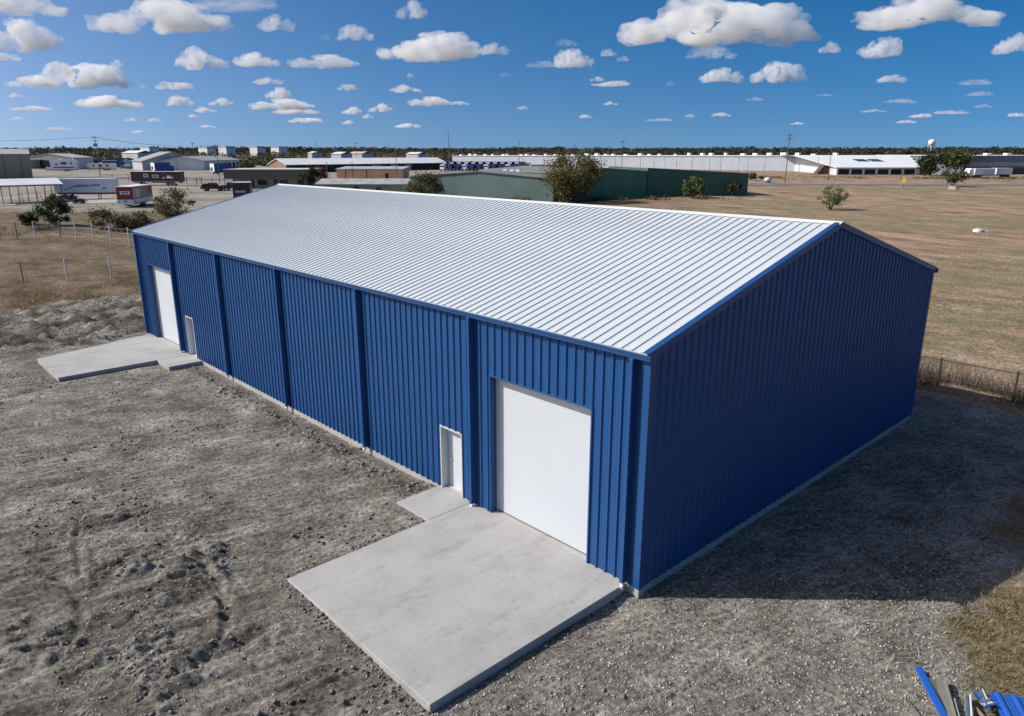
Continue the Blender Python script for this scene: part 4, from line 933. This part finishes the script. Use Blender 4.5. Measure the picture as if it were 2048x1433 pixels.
# dark wrapped race trailer
g = [('emblem', 3.7, 5.0, 2.3, 3.2, wht), ('emblem', 3.9, 4.8, 2.45, 3.05, maroon), ('emblem', 6.2, 8.0, 2.1, 2.95, cream), ('emblem', 6.4, 7.8, 2.25, 2.8, maroon), ('emblem', 10.2, 12.1, 2.0, 2.35, wht), ('emblem', 10.4, 11.4, 2.35, 2.75, wht), ('emblem', 9.0, 9.7, 1.95, 2.35, cream), ('emblem', 9.2, 9.8, 3.1, 3.4, red), ('skirt', 4., 6., .6, 1.0, wht), ('skirt', 12.6, 13.9, .55, 1.0, wht)]
P = at(269, 371.5); trailer('race_trailer', 'long dark maroon trailer with pale emblems parked across the drive', P, RZ + R(-4), 14.1, 2.55, 3.85, 1.05, paint('dark_wrap', (.035, .015, .025)), None, g, (10.3, 11.5, 2.8), None)
# box vans seen by their bright left sides
def boxvan(name, label, px, py, wpx, hpx, turn, side, front):
    P = at(px, py); k = ppm(P); h = hpx / k; o = thing(name, label, 'truck', P, RZ + turn)
    MB().cbox(0, 3.2, 0, 6.5, .9, h, .06).build('box_body', side, o); MB().box(.1, 3.1, -.022, -.003, 1.0, h - .15).build('rear_panel', front, o); MB().box(.5, 1.9, -.04, -.023, 1.2, h * .62).build('rear_graphic', navy, o)
    MB().box(.2, 3.0, .1, 6.3, .5, .897).build('chassis', M_chas, o); MB().cbox(.3, 2.9, 6.52, 8.2, .6, 2.6, .15).build('cab', side, o)
    MB().box(1.0, 2.2, -.1, -.005, .55, .85).build('bumper', wht, o); MB().box(-.02, -.003, 2.6, 3.4, h * .62, h * .72).build('vent', blk, o)
    for y in (1.3, 7.2):
        for x in (.35, 2.85): q = wheel(o, x, y, .48); q.rotation_euler = (math.pi / 2, 0, math.pi / 2)
boxvan('box_truck', 'white box truck with blue rear before the grey workshop', 303, 346, 36, 20, R(-38), blue2, wht)
boxvan('box_truck', 'white box truck with blue rear beside the second utility pole', 421, 348.5, 34, 21, R(-38), blue2, wht)
# travel trailers and coaches
def coach(name, label, px0, px1, py, hpx, body, nose, turn, bands=(), cap=None, group=None):
    P = at(px0, py); k = ppm(P); ln = (px1 - px0) / k / max(.5, math.cos(turn)); h = hpx / k; o = thing(name, label, 'camper', P, RZ + turn, group)
    MB().prism([(.9, .75), (ln, .75), (ln, h * .96), (ln - .3, h), (.9, h), (.2, h * .9), (0, h * .62), (.35, h * .5), (.9, h * .42)], 'y', 0, 2.5).build('body', body, o)
    MB().prism([(.95, h * .42), (2.9, h * .36), (2.6, h * .98), (.95, h * .99), (.25, h * .9), (.03, h * .62), (.4, h * .5)], 'y', -.02, -.002).build('nose_cap', nose, o)
    for nm, a, b, c, d, m in bands: MB().box(a * ln, b * ln, -.018, -.0025, c * h, d * h).build(nm, m, o)
    MB().box(1.0, ln - .2, .2, 2.3, .45, .747).build('chassis', M_chas, o)
    MB().cbox(ln * .45, ln * .45 + 1., .8, 1.7, h + .005, h + .3, .05).build('air_conditioner', M_pvc, o)
    for x in (ln * .62, ln * .62 + .95):
        for y in (.1, 2.4): wheel(o, x, y, .38, .24)
    MB().box(.35, .47, .6, .72, 0, h * .42).box(.35, .47, 1.8, 1.92, 0, h * .42).build('jack', M_chas, o); return o
wins = [('window', .55, .72, .62, .82, M_glass)]
coach('camper', 'white fifth-wheel camper with dark blue nose before the open shed', 89, 151, 343, 21.5, wht, navy, R(4), wins + [('stripe', .3, .95, .30, .40, navy), ('stripe', .36, .44, .55, .68, navy), ('window', .83, .88, .6, .8, M_glass)])
coach('camper', 'dark blue and red motorhome half hidden by the brown shed', 60, 89, 337.5, 19, navy, navy, R(-6), [('stripe', .05, .95, .22, .34, red), ('stripe', .35, .6, .75, .95, wht), ('window', .62, .8, .55, .75, M_glass)])
coach('camper', 'white and orange travel trailer at the transformer pole', 175, 228, 341.5, 14, wht, paint('warm_white', (.68, .62, .56)), R(3), [('window', .2, .28, .52, .8, M_glass), ('window', .44, .55, .5, .8, M_glass), ('window', .7, .8, .55, .8, M_glass), ('stripe', .1, .9, .28, .38, paint('orange', (.55, .18, .07)))])
coach('camper', 'royal blue motorhome behind the white and orange trailer', 182, 240, 337, 17.5, blue2, navy, R(2), [('window', .18, .28, .5, .8, M_glass), ('stripe', .4, .9, .8, .88, wht)])
coach('camper', 'blue-grey motorhome between the royal blue one and box truck', 238, 266, 338.5, 17, teal, navy, R(-8), [('window', .3, .5, .55, .8, M_glass), ('stripe', .1, .9, .4, .5, wht)])
coach('camper', 'pale blue motorhome just left of the white box truck', 262, 290, 337.5, 16, paint('pale_blue', (.22, .32, .40)), teal, R(-8), [('window', .3, .6, .55, .8, M_glass)])
# dark pickups
def pickup(label, px, py, ln, body, turn, cover=True):
    P = at(px, py); o = thing('pickup_truck', label, 'pickup', P, RZ + turn)
    MB().prism([(0, .55), (ln, .55), (ln, 1.05), (ln - .15, 1.18), (ln - 1.5, 1.25), (ln - 2.1, 1.95), (ln - 3.5, 1.98), (ln - 3.75, 1.28), (.1, 1.28), (0, 1.2)], 'y', 0, 1.95).build('body', body, o)
    MB().prism([(ln - 3.4, 1.32), (ln - 1.7, 1.32), (ln - 2.18, 1.86), (ln - 3.35, 1.89)], 'y', -.012, -.002).build('window', M_glass, o)
    if cover: MB().cbox(.15, ln - 3.8, .1, 1.85, 1.283, 1.8, .2).build('bed_cover', body, o)
    MB().box(ln - .02, ln + .08, .05, 1.9, .45, .75).build('bumper', M_rim, o); MB().box(-.08, .01, .05, 1.9, .5, .75).build('bumper', M_rim, o)
    for y in (.12, 1.65): MB().box(ln + .002, ln + .03, y, y + .22, .85, 1.02).build('headlight', M_pvc, o)
    for x in (1.1, ln - 1.05):
        for y in (.1, 1.85): wheel(o, x, y, .40, .26)
pickup('black pickup with covered bed, left of the dark pair', 402, 383, 5.4, blk, R(4)); pickup('black pickup parked close behind the dark box trailer', 441, 381.5, 5.4, paint('dark_grey', (.022, .022, .026)), R(-10), False)
def dark_rear(o, hw):
    MB().box(-.02, -.002, -hw + .08, hw - .08, .6, 3.3).build('rear_door', paint('dark_wrap', (.035, .015, .025)), o); MB().box(-.03, -.021, -hw + .9, hw - .5, 1.7, 2.1).build('emblem', silver, o); MB().box(-.03, -.021, -hw + .8, hw - .3, 1.2, 1.5).build('emblem', maroon, o)
P = at(485, 403); trailer('cargo_trailer', 'dark box trailer with pale roof just beyond the far eave', P, RZ + R(104), 5.5, 3.4, 3.7, .55, paint('charcoal', (.06, .055, .055)), paint('pale_roof', (.55, .57, .60)), [('emblem', 1.5, 3.0, 1.5, 2.6, silver)], (2.2, 3.2), None, dark_rear)
# row of dark blue trucks by the warehouse
for i in range(11):
    x_ = 884 + i * 14.4; P = at(x_, 342.5); o = thing('blue_truck', ORD[i] + ' dark blue box truck from the left in the row before the warehouse', 'truck', P, RZ + R(-24), 'blue trucks lined up before the warehouse')
    MB().cbox(0, 2.5, 0, 7, 1.0, 3.9, .05).build('box_body', paint('truck_blue', (.012, .03, .16)), o); MB().cbox(.1, 2.4, -2.1, -.05, .6, 2.7, .25).build('cab', paint('truck_blue', (.012, .03, .16)) if i % 3 else wht, o)
    MB().box(.3, 2.2, -2.13, -2.103, 1.7, 2.4).build('windscreen', M_glass, o); MB().box(.3, 2.2, -.025, -.003, 3.2, 3.6).build('roof_sign', wht, o); MB().box(.3, 2.2, -1.9, 6.8, .5, .597).build('chassis', M_chas, o)
    for y in (-1.3, 5.2):
        for x in (.2, 2.3): q = wheel(o, x, y, .45); q.rotation_euler = (math.pi / 2, 0, math.pi / 2)
# white trailers and tractor on the far right
P = at(1942, 356); trailer('semi_trailer', 'white van trailer on the road at right, front one', P, RZ + R(12), 8.2, 2.55, 3.1, .9, wht, None, [('side_panel', 3.9, 8.1, .6, 2.6, paint('grey_white', (.6, .6, .6)))], (1.6, 2.6), None)
P = at(1985, 355); trailer('semi_trailer', 'white van trailer on the road at right, rear one', P, RZ + R(12), 6.6, 2.55, 3.1, .9, wht, None, [('stripe', .3, 4., 2.6, 2.8, silver)], (4.4, 5.4), None)
P = at(1926, 356); o = thing('road_tractor', 'white road tractor at the head of the white trailers', 'truck', P, RZ + R(12))
MB().prism([(0, .6), (2.7, .6), (2.7, 3.0), (1.7, 3.1), (1.2, 1.7), (.1, 1.5)], 'y', -1.2, 1.2).build('cab', wht, o); MB().box(1.25, 1.9, -1.22, -1.203, 1.8, 2.6).build('window', M_glass, o); MB().box(.1, 3., -.9, .9, .35, .597).build('chassis', M_chas, o)
for x in (.6, 2.2):
    for y in (-1.05, 1.05): wheel(o, x, y, .48)
# dark garden machine on the pad
P = at(147, 408); o = thing('ride_on_mower', 'small black ride-on machine on the pad before the white semi-trailer', 'mower', P, RZ + R(10))
MB().cbox(.1, 1.9, -.5, .5, .45, .95, .12).build('body', blk, o); MB().cbox(.3, .8, -.3, .3, .953, 1.5, .1).build('seat', blk, o); MB().tube((1.3, 0, .9), (1.05, 0, 1.4), .03).lathe([(.15, 1.38), (.19, 1.42), (.15, 1.46)], 10, (1.05, 0, 0)).build('steering_wheel', M_chas, o)
for x in (.4, 1.6):
    for y in (-.55, .55): wheel(o, x, y, .33, .25)

# ------------------------------------------------------------------ fences, signs, small things in the field
M_fw = mat('white_fence_paint', (.66, .65, .62), rough=.6, var=.15, scale=4); M_fg = mat('galvanised_post', (.25, .245, .24), rough=.5, var=.15, scale=4)
def fence(label, pts, hgt, mats, rails, rail_m, r=.055, name='wire_fence', rr=.012):
    P = [at(*q) for q in pts]; o = thing(name, label, 'fence', P[0], 0); base = Vector(P[0])
    for i, p in enumerate(P):
        q = Vector(p) - base; hh = hgt[i % len(hgt)]; MB().tube(q - Vector((0, 0, .3)), q + Vector((0, 0, hh)), r, 8).lathe([(r, hh), (r * 1.15, hh + .02), (r * .6, hh + .06), (0, hh + .07)], 8, q).build('post', mats[i % len(mats)], o)
    for f in rails:
        m = MB()
        for a, b in zip(P[:-1], P[1:]):
            a2 = Vector(a) - base + Vector((0, 0, hgt[0] * f)); b2 = Vector(b) - base + Vector((0, 0, hgt[0] * f)); mid = a2.lerp(b2, .5) - Vector((0, 0, .03)); m.path([a2, mid, b2], rr, 5)
        m.build('rail', rail_m, o)
    return o
fence('white-post wire fence behind the brown field at left', [(-32, 481), (0, 480), (35, 479), (71, 478), (122, 477), (153, 478), (188, 483), (223, 489), (260, 493), (300, 500)], (2.05,), (M_fg, M_fg, M_fg, M_fw, M_fg, M_fw, M_fw, M_fw, M_fw, M_fw), (.12, .38, .68, .92), M_fg, .075, rr=.015)
fence('galvanised wire fence between the clay and brown field at left', [(-40, 575), (47, 567), (135, 561), (223, 556), (305, 551)], (1.75,), (M_fg, M_fg, M_fw, M_fw, M_fw), (.3, .62, .95), M_fg, .06, rr=.012)
fence('dark pipe fence along the asphalt drive', [(114, 374), (157, 371), (226, 364), (258, 362), (306, 363), (374, 369), (394, 371), (404, 371), (425, 372), (450, 373)], (2.1,), (M_steel,), (.45, .92), M_steel, .09, name='pipe_fence', rr=.05)
fence('row of thin posts on the grass beside the carport', [(8, 412), (25, 410), (39, 407), (47, 406), (77, 403), (92, 401), (104, 398)], (1.9,), (M_steel,), (.9,), M_steel, .05, name='post_fence', rr=.012)
# wire fence behind the gable: world positions, one post every three metres
o = thing('mesh_fence', 'low wire mesh fence behind the shaded gable', 'fence', (-16, 23.85, -.2), 0)
for i in range(11):
    MB().tube((i * 3.05, .03 * i, -.3), (i * 3.05, .03 * i, 1.32), .045, 8).lathe([(.045, 1.32), (.05, 1.35), (0, 1.38)], 8, (i * 3.05, .03 * i, 0)).build('post', M_steel, o)
MB().tube((0, 0, 1.28), (30.5, .3, 1.28), .026, 6).build('top_rail', M_steel, o)
m = MB()
for z in (.1, .4, .7, 1.0, 1.2): m.tube((0, .04, z), (30.5, .34, z), .004, 4)
for i in range(204): m.tube((i * .15, .04, .05), (i * .15, .04, 1.26), .003, 3)
m.build('wire_mesh', M_fg, o)
P = at(1806, 378); k = ppm(P); o = thing('yellow_marker', 'yellow marker sign on a post beside the road', 'sign', P, RZ + R(-25)); yl = paint('yellow', (.72, .58, .03))
MB().box(-.05, .05, -.05, .05, -.2, 2.7).build('post', M_wood, o); MB().box(-.45, .35, -.10, -.06, 1.4, 2.6).build('plate', yl, o); MB().box(-.1, .4, -.14, -.102, 2.3, 2.75).build('flag', yl, o)
P = at(1535, 366); o = thing('wrapped_bale', 'blue-white wrapped bale beside the road, left of the utility pole', 'bale', P, .3)
bm = bmesh.new(); bmesh.ops.create_icosphere(bm, subdivisions=3, radius=1.0)
for v in bm.verts: v.co *= 1 + .09 * math.sin(5 * v.co.x + 3) * math.cos(6 * v.co.y) + .05 * math.sin(13 * v.co.z); v.co.z = v.co.z * .85 + .78
me_ = bpy.data.meshes.new('wrap'); bm.to_mesh(me_); bm.free(); link('wrap', me_, mat('pale_blue_wrap', (.55, .62, .72), rough=.4, var=.35, scale=3), o, True); MB().lathe([(1.0, .45), (1.05, .5), (1.0, .55)], 16).build('strap', navy, o)
P = at(1956, 464); o = thing('well_cover', 'small white concrete cover lying in the dry field', 'cover', P, .4); MB().lathe([(.0, -.1), (.62, -.1), (.62, .28), (.55, .34), (0, .36)], 18).build('ring', M_cap, o); MB().lathe([(0, .36), (.28, .362), (.26, .42), (0, .43)], 14).build('lid', M_frame, o); MB().cbox(.6, 1.1, -.25, .2, -.05, .18, .04).build('block', M_conc, o)
P = at(1904, 379); o = thing('dirt_block', 'pale broken concrete block at the foot of the small round tree', 'block', P, .2); MB().prism([(-.9, 0), (.9, 0), (.7, .7), (-.2, .85), (-.8, .75)], 'y', -.5, .5).build('block', bm_('broken_block', (.55, .45, .36)), o); MB().prism([(.9, -.1), (1.7, -.1), (1.4, .55), (.95, .6)], 'y', -.4, .4).build('spoil', M_wood, o)

# ------------------------------------------------------------------ offcuts dropped at the lower right
def offcut(label, name, pts, wid, prof, m, lift_=.05, group=None):
    """a folded strip of sheet: pts = start and end pixel on the gravel, prof = cross-section (across, up)"""
    a, b = at(*pts[0], z=-.17), at(*pts[1], z=-.17); a[2] += lift_; b[2] += pts[2] if len(pts) > 2 else lift_
    d = Vector(b) - Vector(a); ln = d.length; o = thing(name, label, 'offcut', a, 0, group); o.rotation_mode = 'QUATERNION'; o.rotation_quaternion = d.to_track_quat('X', 'Z')
    n = len(prof); vs = []
    for t in (0, ln):
        for u, v in prof: vs.append((t, u, v))
    f = [(i, i + 1, n + i + 1, n + i) for i in range(n - 1)]; mb = MB().add(vs, f); q = mb.build('sheet', m, o); sm = q.modifiers.new('thickness', 'SOLIDIFY'); sm.thickness = .003
    return o
offcut('long blue folded trim strip lying on the gravel', 'trim_offcut', ((1836, 1342), (1905, 1470)), .1, [(-.08, 0), (-.075, .05), (.02, .055), (.06, .05), (.065, -.01)], mat('bright_blue_trim', (.018, .10, .42), rough=.38, var=.04))
offcut('wide grey sheet offcut beside the long blue strip', 'trim_offcut', ((1872, 1365), (1900, 1470)), .2, [(-.14, .03), (-.02, .0), (.12, .04), (.15, .12)], mat('grey_back_sheet', (.16, .155, .13), rough=.6, var=.15, scale=4))
offcut('pale grey angle offcut under the blue strip', 'trim_offcut', ((1896, 1405), (1912, 1465)), .1, [(-.1, .06), (0, .02), (.1, .08)], mat('pale_back_sheet', (.34, .33, .30), rough=.6, var=.1))
offcut('white curled trim offcut, leftmost of the white pieces', 'trim_offcut', ((1932, 1400), (1936, 1470)), .1, [(-.05, .1), (-.03, .01), (.03, .0), (.06, .08)], M_white, .1)
offcut('blue and white folded offcut leaning between white pieces', 'trim_offcut', ((1944, 1398), (1972, 1432)), .1, [(-.05, .06), (0, .0), (.06, .03)], mat('bright_blue_trim', (.018, .10, .42)), .14)
offcut('short white bent trim piece near the blue panel', 'trim_offcut', ((1958, 1390), (1973, 1424)), .1, [(-.05, .08), (-.02, .02), (.05, .03)], M_white, .12)
offcut('small white channel offcut lying crosswise', 'trim_offcut', ((1962, 1424), (1984, 1419)), .1, [(-.06, .06), (-.06, .0), (.06, .0), (.06, .06)], M_white, .16)
offcut('rusty brown strip lying below the white pieces', 'trim_offcut', ((1942, 1412), (1970, 1445)), .1, [(-.05, .02), (0, .05), (.05, .02)], mat('rusty_strip', (.22, .13, .10), rough=.8, var=.3, scale=10))
q = offcut('ribbed blue wall panel offcut at the lower right corner', 'panel_offcut', ((1992, 1394), (2035, 1475)), .9, [(u_, h_) for u_, h_ in [(x_ - .15, h_) for x_, h_ in profile(0, .92)]], mat('bright_blue_trim', (.018, .10, .42)), .08)
a = at(1815, 1400, z=-.17); o = thing('wood_stick', 'thin splintered brown stick beside the long blue strip', 'stick', a, 0); MB().path([(0, 0, 0), (.35, -.35, .05), (.62, -.75, .01)], .012, 6).build('shaft', M_wood, o); MB().path([(.35, -.35, .05), (.55, -.42, .12)], .006, 5).build('splinter', M_wood, o)

# ------------------------------------------------------------------ far scrub and the wooded horizon
def mass(name, label, n, per, smin, smax, rlo, rhi, h0, h1, w0, w1, m, leaf, keep=None, power=1., zs=None):
    """many crowns read as one wood: leaf-clump faces gathered into rounded crowns standing on the land"""
    s = smin + (smax - smin) * rng.random(n) ** power; t = rng.uniform(rlo, rhi, n); r_ = t * s
    X = CAM[0] + s * FH[0] + r_ * RGT[0]; Y = CAM[1] + s * FH[1] + r_ * RGT[1]
    if keep is not None:
        k = keep(s, t); X, Y, s = X[k], Y[k], s[k]
    n = len(X); Z = lift(s); hh = rng.uniform(h0, h1, n); ww = rng.uniform(w0, w1, n)
    hh *= 1 + .35 * fbm(X * .004, Y * .004, o=2, seed=301)
    N_ = n * per; d = rng.normal(0, 1, (N_, 3)); d /= np.linalg.norm(d, axis=1)[:, None]; d *= rng.uniform(.5, 1., N_)[:, None]
    P0 = np.stack([np.repeat(X, per) + d[:, 0] * np.repeat(ww, per) / 2, np.repeat(Y, per) + d[:, 1] * np.repeat(ww, per) / 2, np.repeat(Z, per) + np.repeat(hh, per) * (.48 + .5 * d[:, 2])], -1)
    a = rng.normal(0, 1, (N_, 3)); a /= np.linalg.norm(a, axis=1)[:, None]; b = np.cross(a, rng.normal(0, 1, (N_, 3))); b /= np.linalg.norm(b, axis=1)[:, None]
    q = leaf * np.repeat(hh, per)[:, None] * rng.uniform(.6, 1.3, N_)[:, None]
    V = np.stack([P0 - a * q, P0 + b * q * .8, P0 + a * q, P0 - b * q * .8], 1).reshape(-1, 3)
    o = link(name, np_mesh(name, V, np.arange(N_ * 4).reshape(-1, 4)), m); return tag(o, label, 'woods', kind='stuff')
LM1 = leaf_mat('far_wood_dark', (.018, .022, .012), (.055, .052, .028), .1); LM2 = leaf_mat('far_wood_brown', (.035, .03, .018), (.13, .095, .055), .1); LM3 = leaf_mat('scrub_green', (.035, .045, .016), (.12, .13, .05), .15)
mass('far_woods', 'dark wooded ridge along the whole horizon', 2600, 44, 1500, 2600, -.78, .78, 9, 14, 14, 26, LM1, .11)
mass('far_woods', 'browner scrub woods below the dark ridge', 2600, 30, 800, 1500, -.78, .78, 4, 8, 8, 18, LM2, .15, keep=lambda s, t: rng.random(len(s)) < np.where(t > .25, .8, .7))
mass('scrub', 'green scrub bushes beyond the trailer yard', 620, 40, 430, 760, -.70, -.29, 2.2, 4.2, 5, 12, LM3, .20, keep=lambda s, t: (s > 520) | (np.abs(t + .36) < .09) | (np.abs(t + .60) < .10))
mass('scrub', 'dark scrub behind the long white shed roof', 420, 36, 420, 760, -.26, -.02, 1.6, 3.2, 5, 10, LM3, .20)
mass('far_woods', 'dense dark woods behind the long warehouse at right', 900, 46, 620, 1100, .12, .80, 6, 9.5, 10, 20, LM1, .12, keep=lambda s, t: rng.random(len(s)) < sst(.1, .35, t))

# ------------------------------------------------------------------ clouds: real vapour bodies drifting at about a kilometre
def cloud_mat(name, dens):
    m = bpy.data.materials.new(name); m.use_nodes = True; nt = m.node_tree; nt.nodes.clear(); N, Lk = nt.nodes, nt.links.new
    v = N.new('ShaderNodeVolumeScatter'); v.inputs['Color'].default_value = (.995, .995, .998, 1); v.inputs['Anisotropy'].default_value = .0
    tc = N.new('ShaderNodeTexCoord'); n = N.new('ShaderNodeTexNoise'); n.inputs['Scale'].default_value = 5.; n.inputs['Detail'].default_value = 5; n.inputs['Roughness'].default_value = .62
    mp = N.new('ShaderNodeMapping'); mp.inputs['Scale'].default_value = (1, 1, .6); Lk(tc.outputs['Object'], mp.inputs[0]); Lk(mp.outputs[0], n.inputs['Vector'])
    mr = N.new('ShaderNodeMapRange'); mr.inputs[1].default_value = .35; mr.inputs[2].default_value = .74; mr.inputs[3].default_value = 0; mr.inputs[4].default_value = dens
    Lk(n.outputs[0], mr.inputs[0]); Lk(mr.outputs[0], v.inputs['Density'])
    out = N.new('ShaderNodeOutputMaterial'); Lk(v.outputs[0], out.inputs['Volume']); return m
def cloud_mesh(seed, n=20):
    g = np.random.default_rng(seed); bm = bmesh.new()
    for i in range(n):
        u = g.uniform(-1, 1); x = u * .80; env = 1 - u * u * .85; r_ = g.uniform(.16, .36) * (.45 + .6 * env)
        y = g.uniform(-.45, .45) * env; z = g.uniform(0, .42) * env
        bmesh.ops.create_icosphere(bm, subdivisions=2, radius=r_, matrix=Matrix.Translation((x, y, z * .9)))
    me0 = bpy.data.meshes.new('tmp'); bm.to_mesh(me0); bm.free(); t = bpy.data.objects.new('tmp', me0); col.objects.link(t)
    rm = t.modifiers.new('r', 'REMESH'); rm.mode = 'VOXEL'; rm.voxel_size = .026
    dg = bpy.context.evaluated_depsgraph_get(); me1 = bpy.data.meshes.new_from_object(t.evaluated_get(dg)); bpy.data.objects.remove(t); bpy.data.meshes.remove(me0)
    V = np.empty(len(me1.vertices) * 3, np.float32); me1.vertices.foreach_get('co', V); V = V.reshape(-1, 3).astype(float)
    Nn = np.empty_like(V, dtype=np.float32).ravel(); me1.vertex_normals.foreach_get('vector', Nn); Nn = Nn.reshape(-1, 3)
    x, y, z = V.T; d = .12 * fbm(x * 3 + seed, y * 3, z * 3 + 5, o=4, seed=seed, g=.55)
    V = V + Nn * d[:, None]; zb = -.10 + .05 * fbm(V[:, 0] * 4, V[:, 1] * 4, o=3, seed=seed + 9); V[:, 2] = np.where(V[:, 2] < zb, zb + (V[:, 2] - zb) * .18, V[:, 2])
    V[:, 2] -= V[:, 2].min(); V /= [1., 1., V[:, 2].max()]; me1.vertices.foreach_set('co', V.astype(np.float32).ravel()); me1.update(); me1.name = 'cloud'; return me1
CM = [cloud_mesh(s_) for s_ in (3, 11, 23, 37)]
CMAT = cloud_mat('cloud_vapour', .0145); CMAT2 = cloud_mat('thin_cloud_vapour', .005)
for m_ in CM: m_.materials.clear(); m_.materials.append(CMAT)
CM2 = [m_.copy() for m_ in CM]
for m_ in CM2: m_.materials.clear(); m_.materials.append(CMAT2)
CLOUDS = [  # centre pixel, half width, half height, thin?, label of its own
 (45, 72, 90, 34, 0, 'large grey-white cloud in the upper left corner'), (40, 14, 110, 22, 0, 'dark-based cloud bank at the top left corner'), (330, 30, 155, 38, 0, 'broad ragged cloud at the top, left of centre'),
 (470, 6, 120, 14, 1, 'thin grey cloud bar along the top edge, left of centre'), (552, 48, 40, 17, 0, 'small torn cloud right of the broad ragged one'), (165, 152, 105, 26, 0, 'wide flat cumulus left, under the upper left corner cloud'),
 (402, 118, 58, 22, 0, 'plump white cumulus left of centre'), (508, 120, 56, 15, 0, 'flat white cumulus joined right of the plump one'), (650, 123, 74, 14, 0, 'long low cumulus above the roof middle'), (712, 68, 42, 16, 0, 'small bright cumulus high in the middle'),
 (826, 18, 36, 22, 0, 'tall little cumulus touching the top edge in the middle'), (870, 96, 125, 27, 0, 'long bright cumulus in the middle of the sky'), (985, 99, 34, 12, 0, 'small tail cloud at the right end of the long bright one'),
 (1430, 46, 215, 46, 0, 'biggest cumulus with grey base, upper right of centre'), (1845, 24, 165, 32, 0, 'broad grey-based cloud touching the top edge at right'), (1142, 118, 48, 20, 0, 'bright cumulus right of centre'), (1085, 129, 36, 7, 1, 'low tail left of the bright cumulus'),
 (1422, 107, 56, 13, 1, 'thin cloud under the biggest cumulus'), (1660, 95, 26, 13, 0, 'little cumulus left of the domed one at right'), (1762, 97, 50, 20, 0, 'domed cumulus under the broad cloud at right'), (1440, 152, 46, 15, 0, 'left one of the paired cumulus at mid right'),
 (1556, 146, 62, 22, 0, 'bright right one of the paired cumulus at mid right'), (2025, 89, 48, 20, 0, 'cumulus cut by the right edge'), (212, 204, 80, 13, 0, 'long low cumulus above the trailer yard'), (567, 209, 68, 12, 0, 'double-decked cumulus over the far roof corner')]
SMALL = [(8, 115, 40, 9, 0), (58, 163, 46, 13, 0), (235, 127, 18, 8, 0), (535, 163, 33, 7, 0), (350, 172, 44, 8, 0), (285, 174, 13, 5, 0), (30, 191, 18, 5, 0), (65, 217, 44, 5, 0), (362, 203, 30, 11, 0), (443, 204, 28, 9, 0), (560, 187, 32, 12, 0),
 (590, 223, 48, 6, 0), (695, 175, 23, 7, 0), (810, 178, 36, 8, 0), (820, 151, 10, 5, 0), (862, 203, 46, 10, 0), (920, 207, 22, 4, 0), (763, 216, 27, 10, 0), (706, 222, 25, 8, 0), (736, 233, 13, 5, 0), (612, 241, 40, 5, 0), (410, 220, 25, 6, 0), (386, 232, 14, 4, 0),
 (264, 240, 15, 4, 0), (309, 241, 15, 4, 0), (35, 237, 15, 4, 0), (697, 245, 16, 4, 0), (815, 252, 28, 5, 0), (275, 264, 14, 3, 0), (415, 253, 18, 3, 0), (1215, 106, 20, 8, 0), (1246, 118, 14, 6, 0), (1133, 87, 26, 7, 1), (1195, 158, 18, 6, 0), (1225, 168, 46, 5, 0),
 (1782, 158, 32, 8, 0), (1045, 216, 13, 4, 0), (1220, 207, 18, 4, 0), (1170, 233, 16, 4, 0), (1380, 232, 11, 4, 0), (1442, 230, 22, 4, 0), (1595, 247, 16, 3, 0), (1842, 232, 26, 4, 0), (1812, 244, 22, 3, 0), (1960, 188, 30, 5, 1), (1965, 212, 20, 4, 1), (2032, 230, 20, 4, 0),
 (1950, 165, 36, 6, 1), (1800, 203, 36, 4, 1), (1510, 198, 22, 4, 1), (1340, 167, 12, 5, 1), (1010, 150, 12, 5, 1), (650, 75, 14, 8, 1), (1745, 222, 30, 3, 1), (1900, 225, 40, 4, 1), (1320, 240, 30, 3, 1), (120, 258, 30, 3, 1), (1650, 190, 20, 3, 1)]
HC = 1000.
for i, c in enumerate(CLOUDS + [q + (None,) for q in SMALL]):
    cx, cy, hw, hh, thin, lab = c
    d = pray(cx, cy + hh); t = HC / max(d[2], .018); base = CAM + d * t; dist_ = float((base - CAM) @ FWD); k = FPX / dist_
    o = bpy.data.objects.new('cloud', (CM2 if thin else CM)[i % 4]); col.objects.link(o); o.location = base
    o.scale = (hw / k * 1.04, hw / k * (.75 if hw > 60 else 1.), 2.0 * hh / k); o.rotation_euler = (0, 0, RZ + (math.pi if (i // 4) % 2 else 0))
    if lab: tag(o, lab, 'cloud', 'cumulus clouds')
    else: tag(o, 'small scattered cumulus puff among the larger clouds', 'cloud', 'small cumulus puffs')
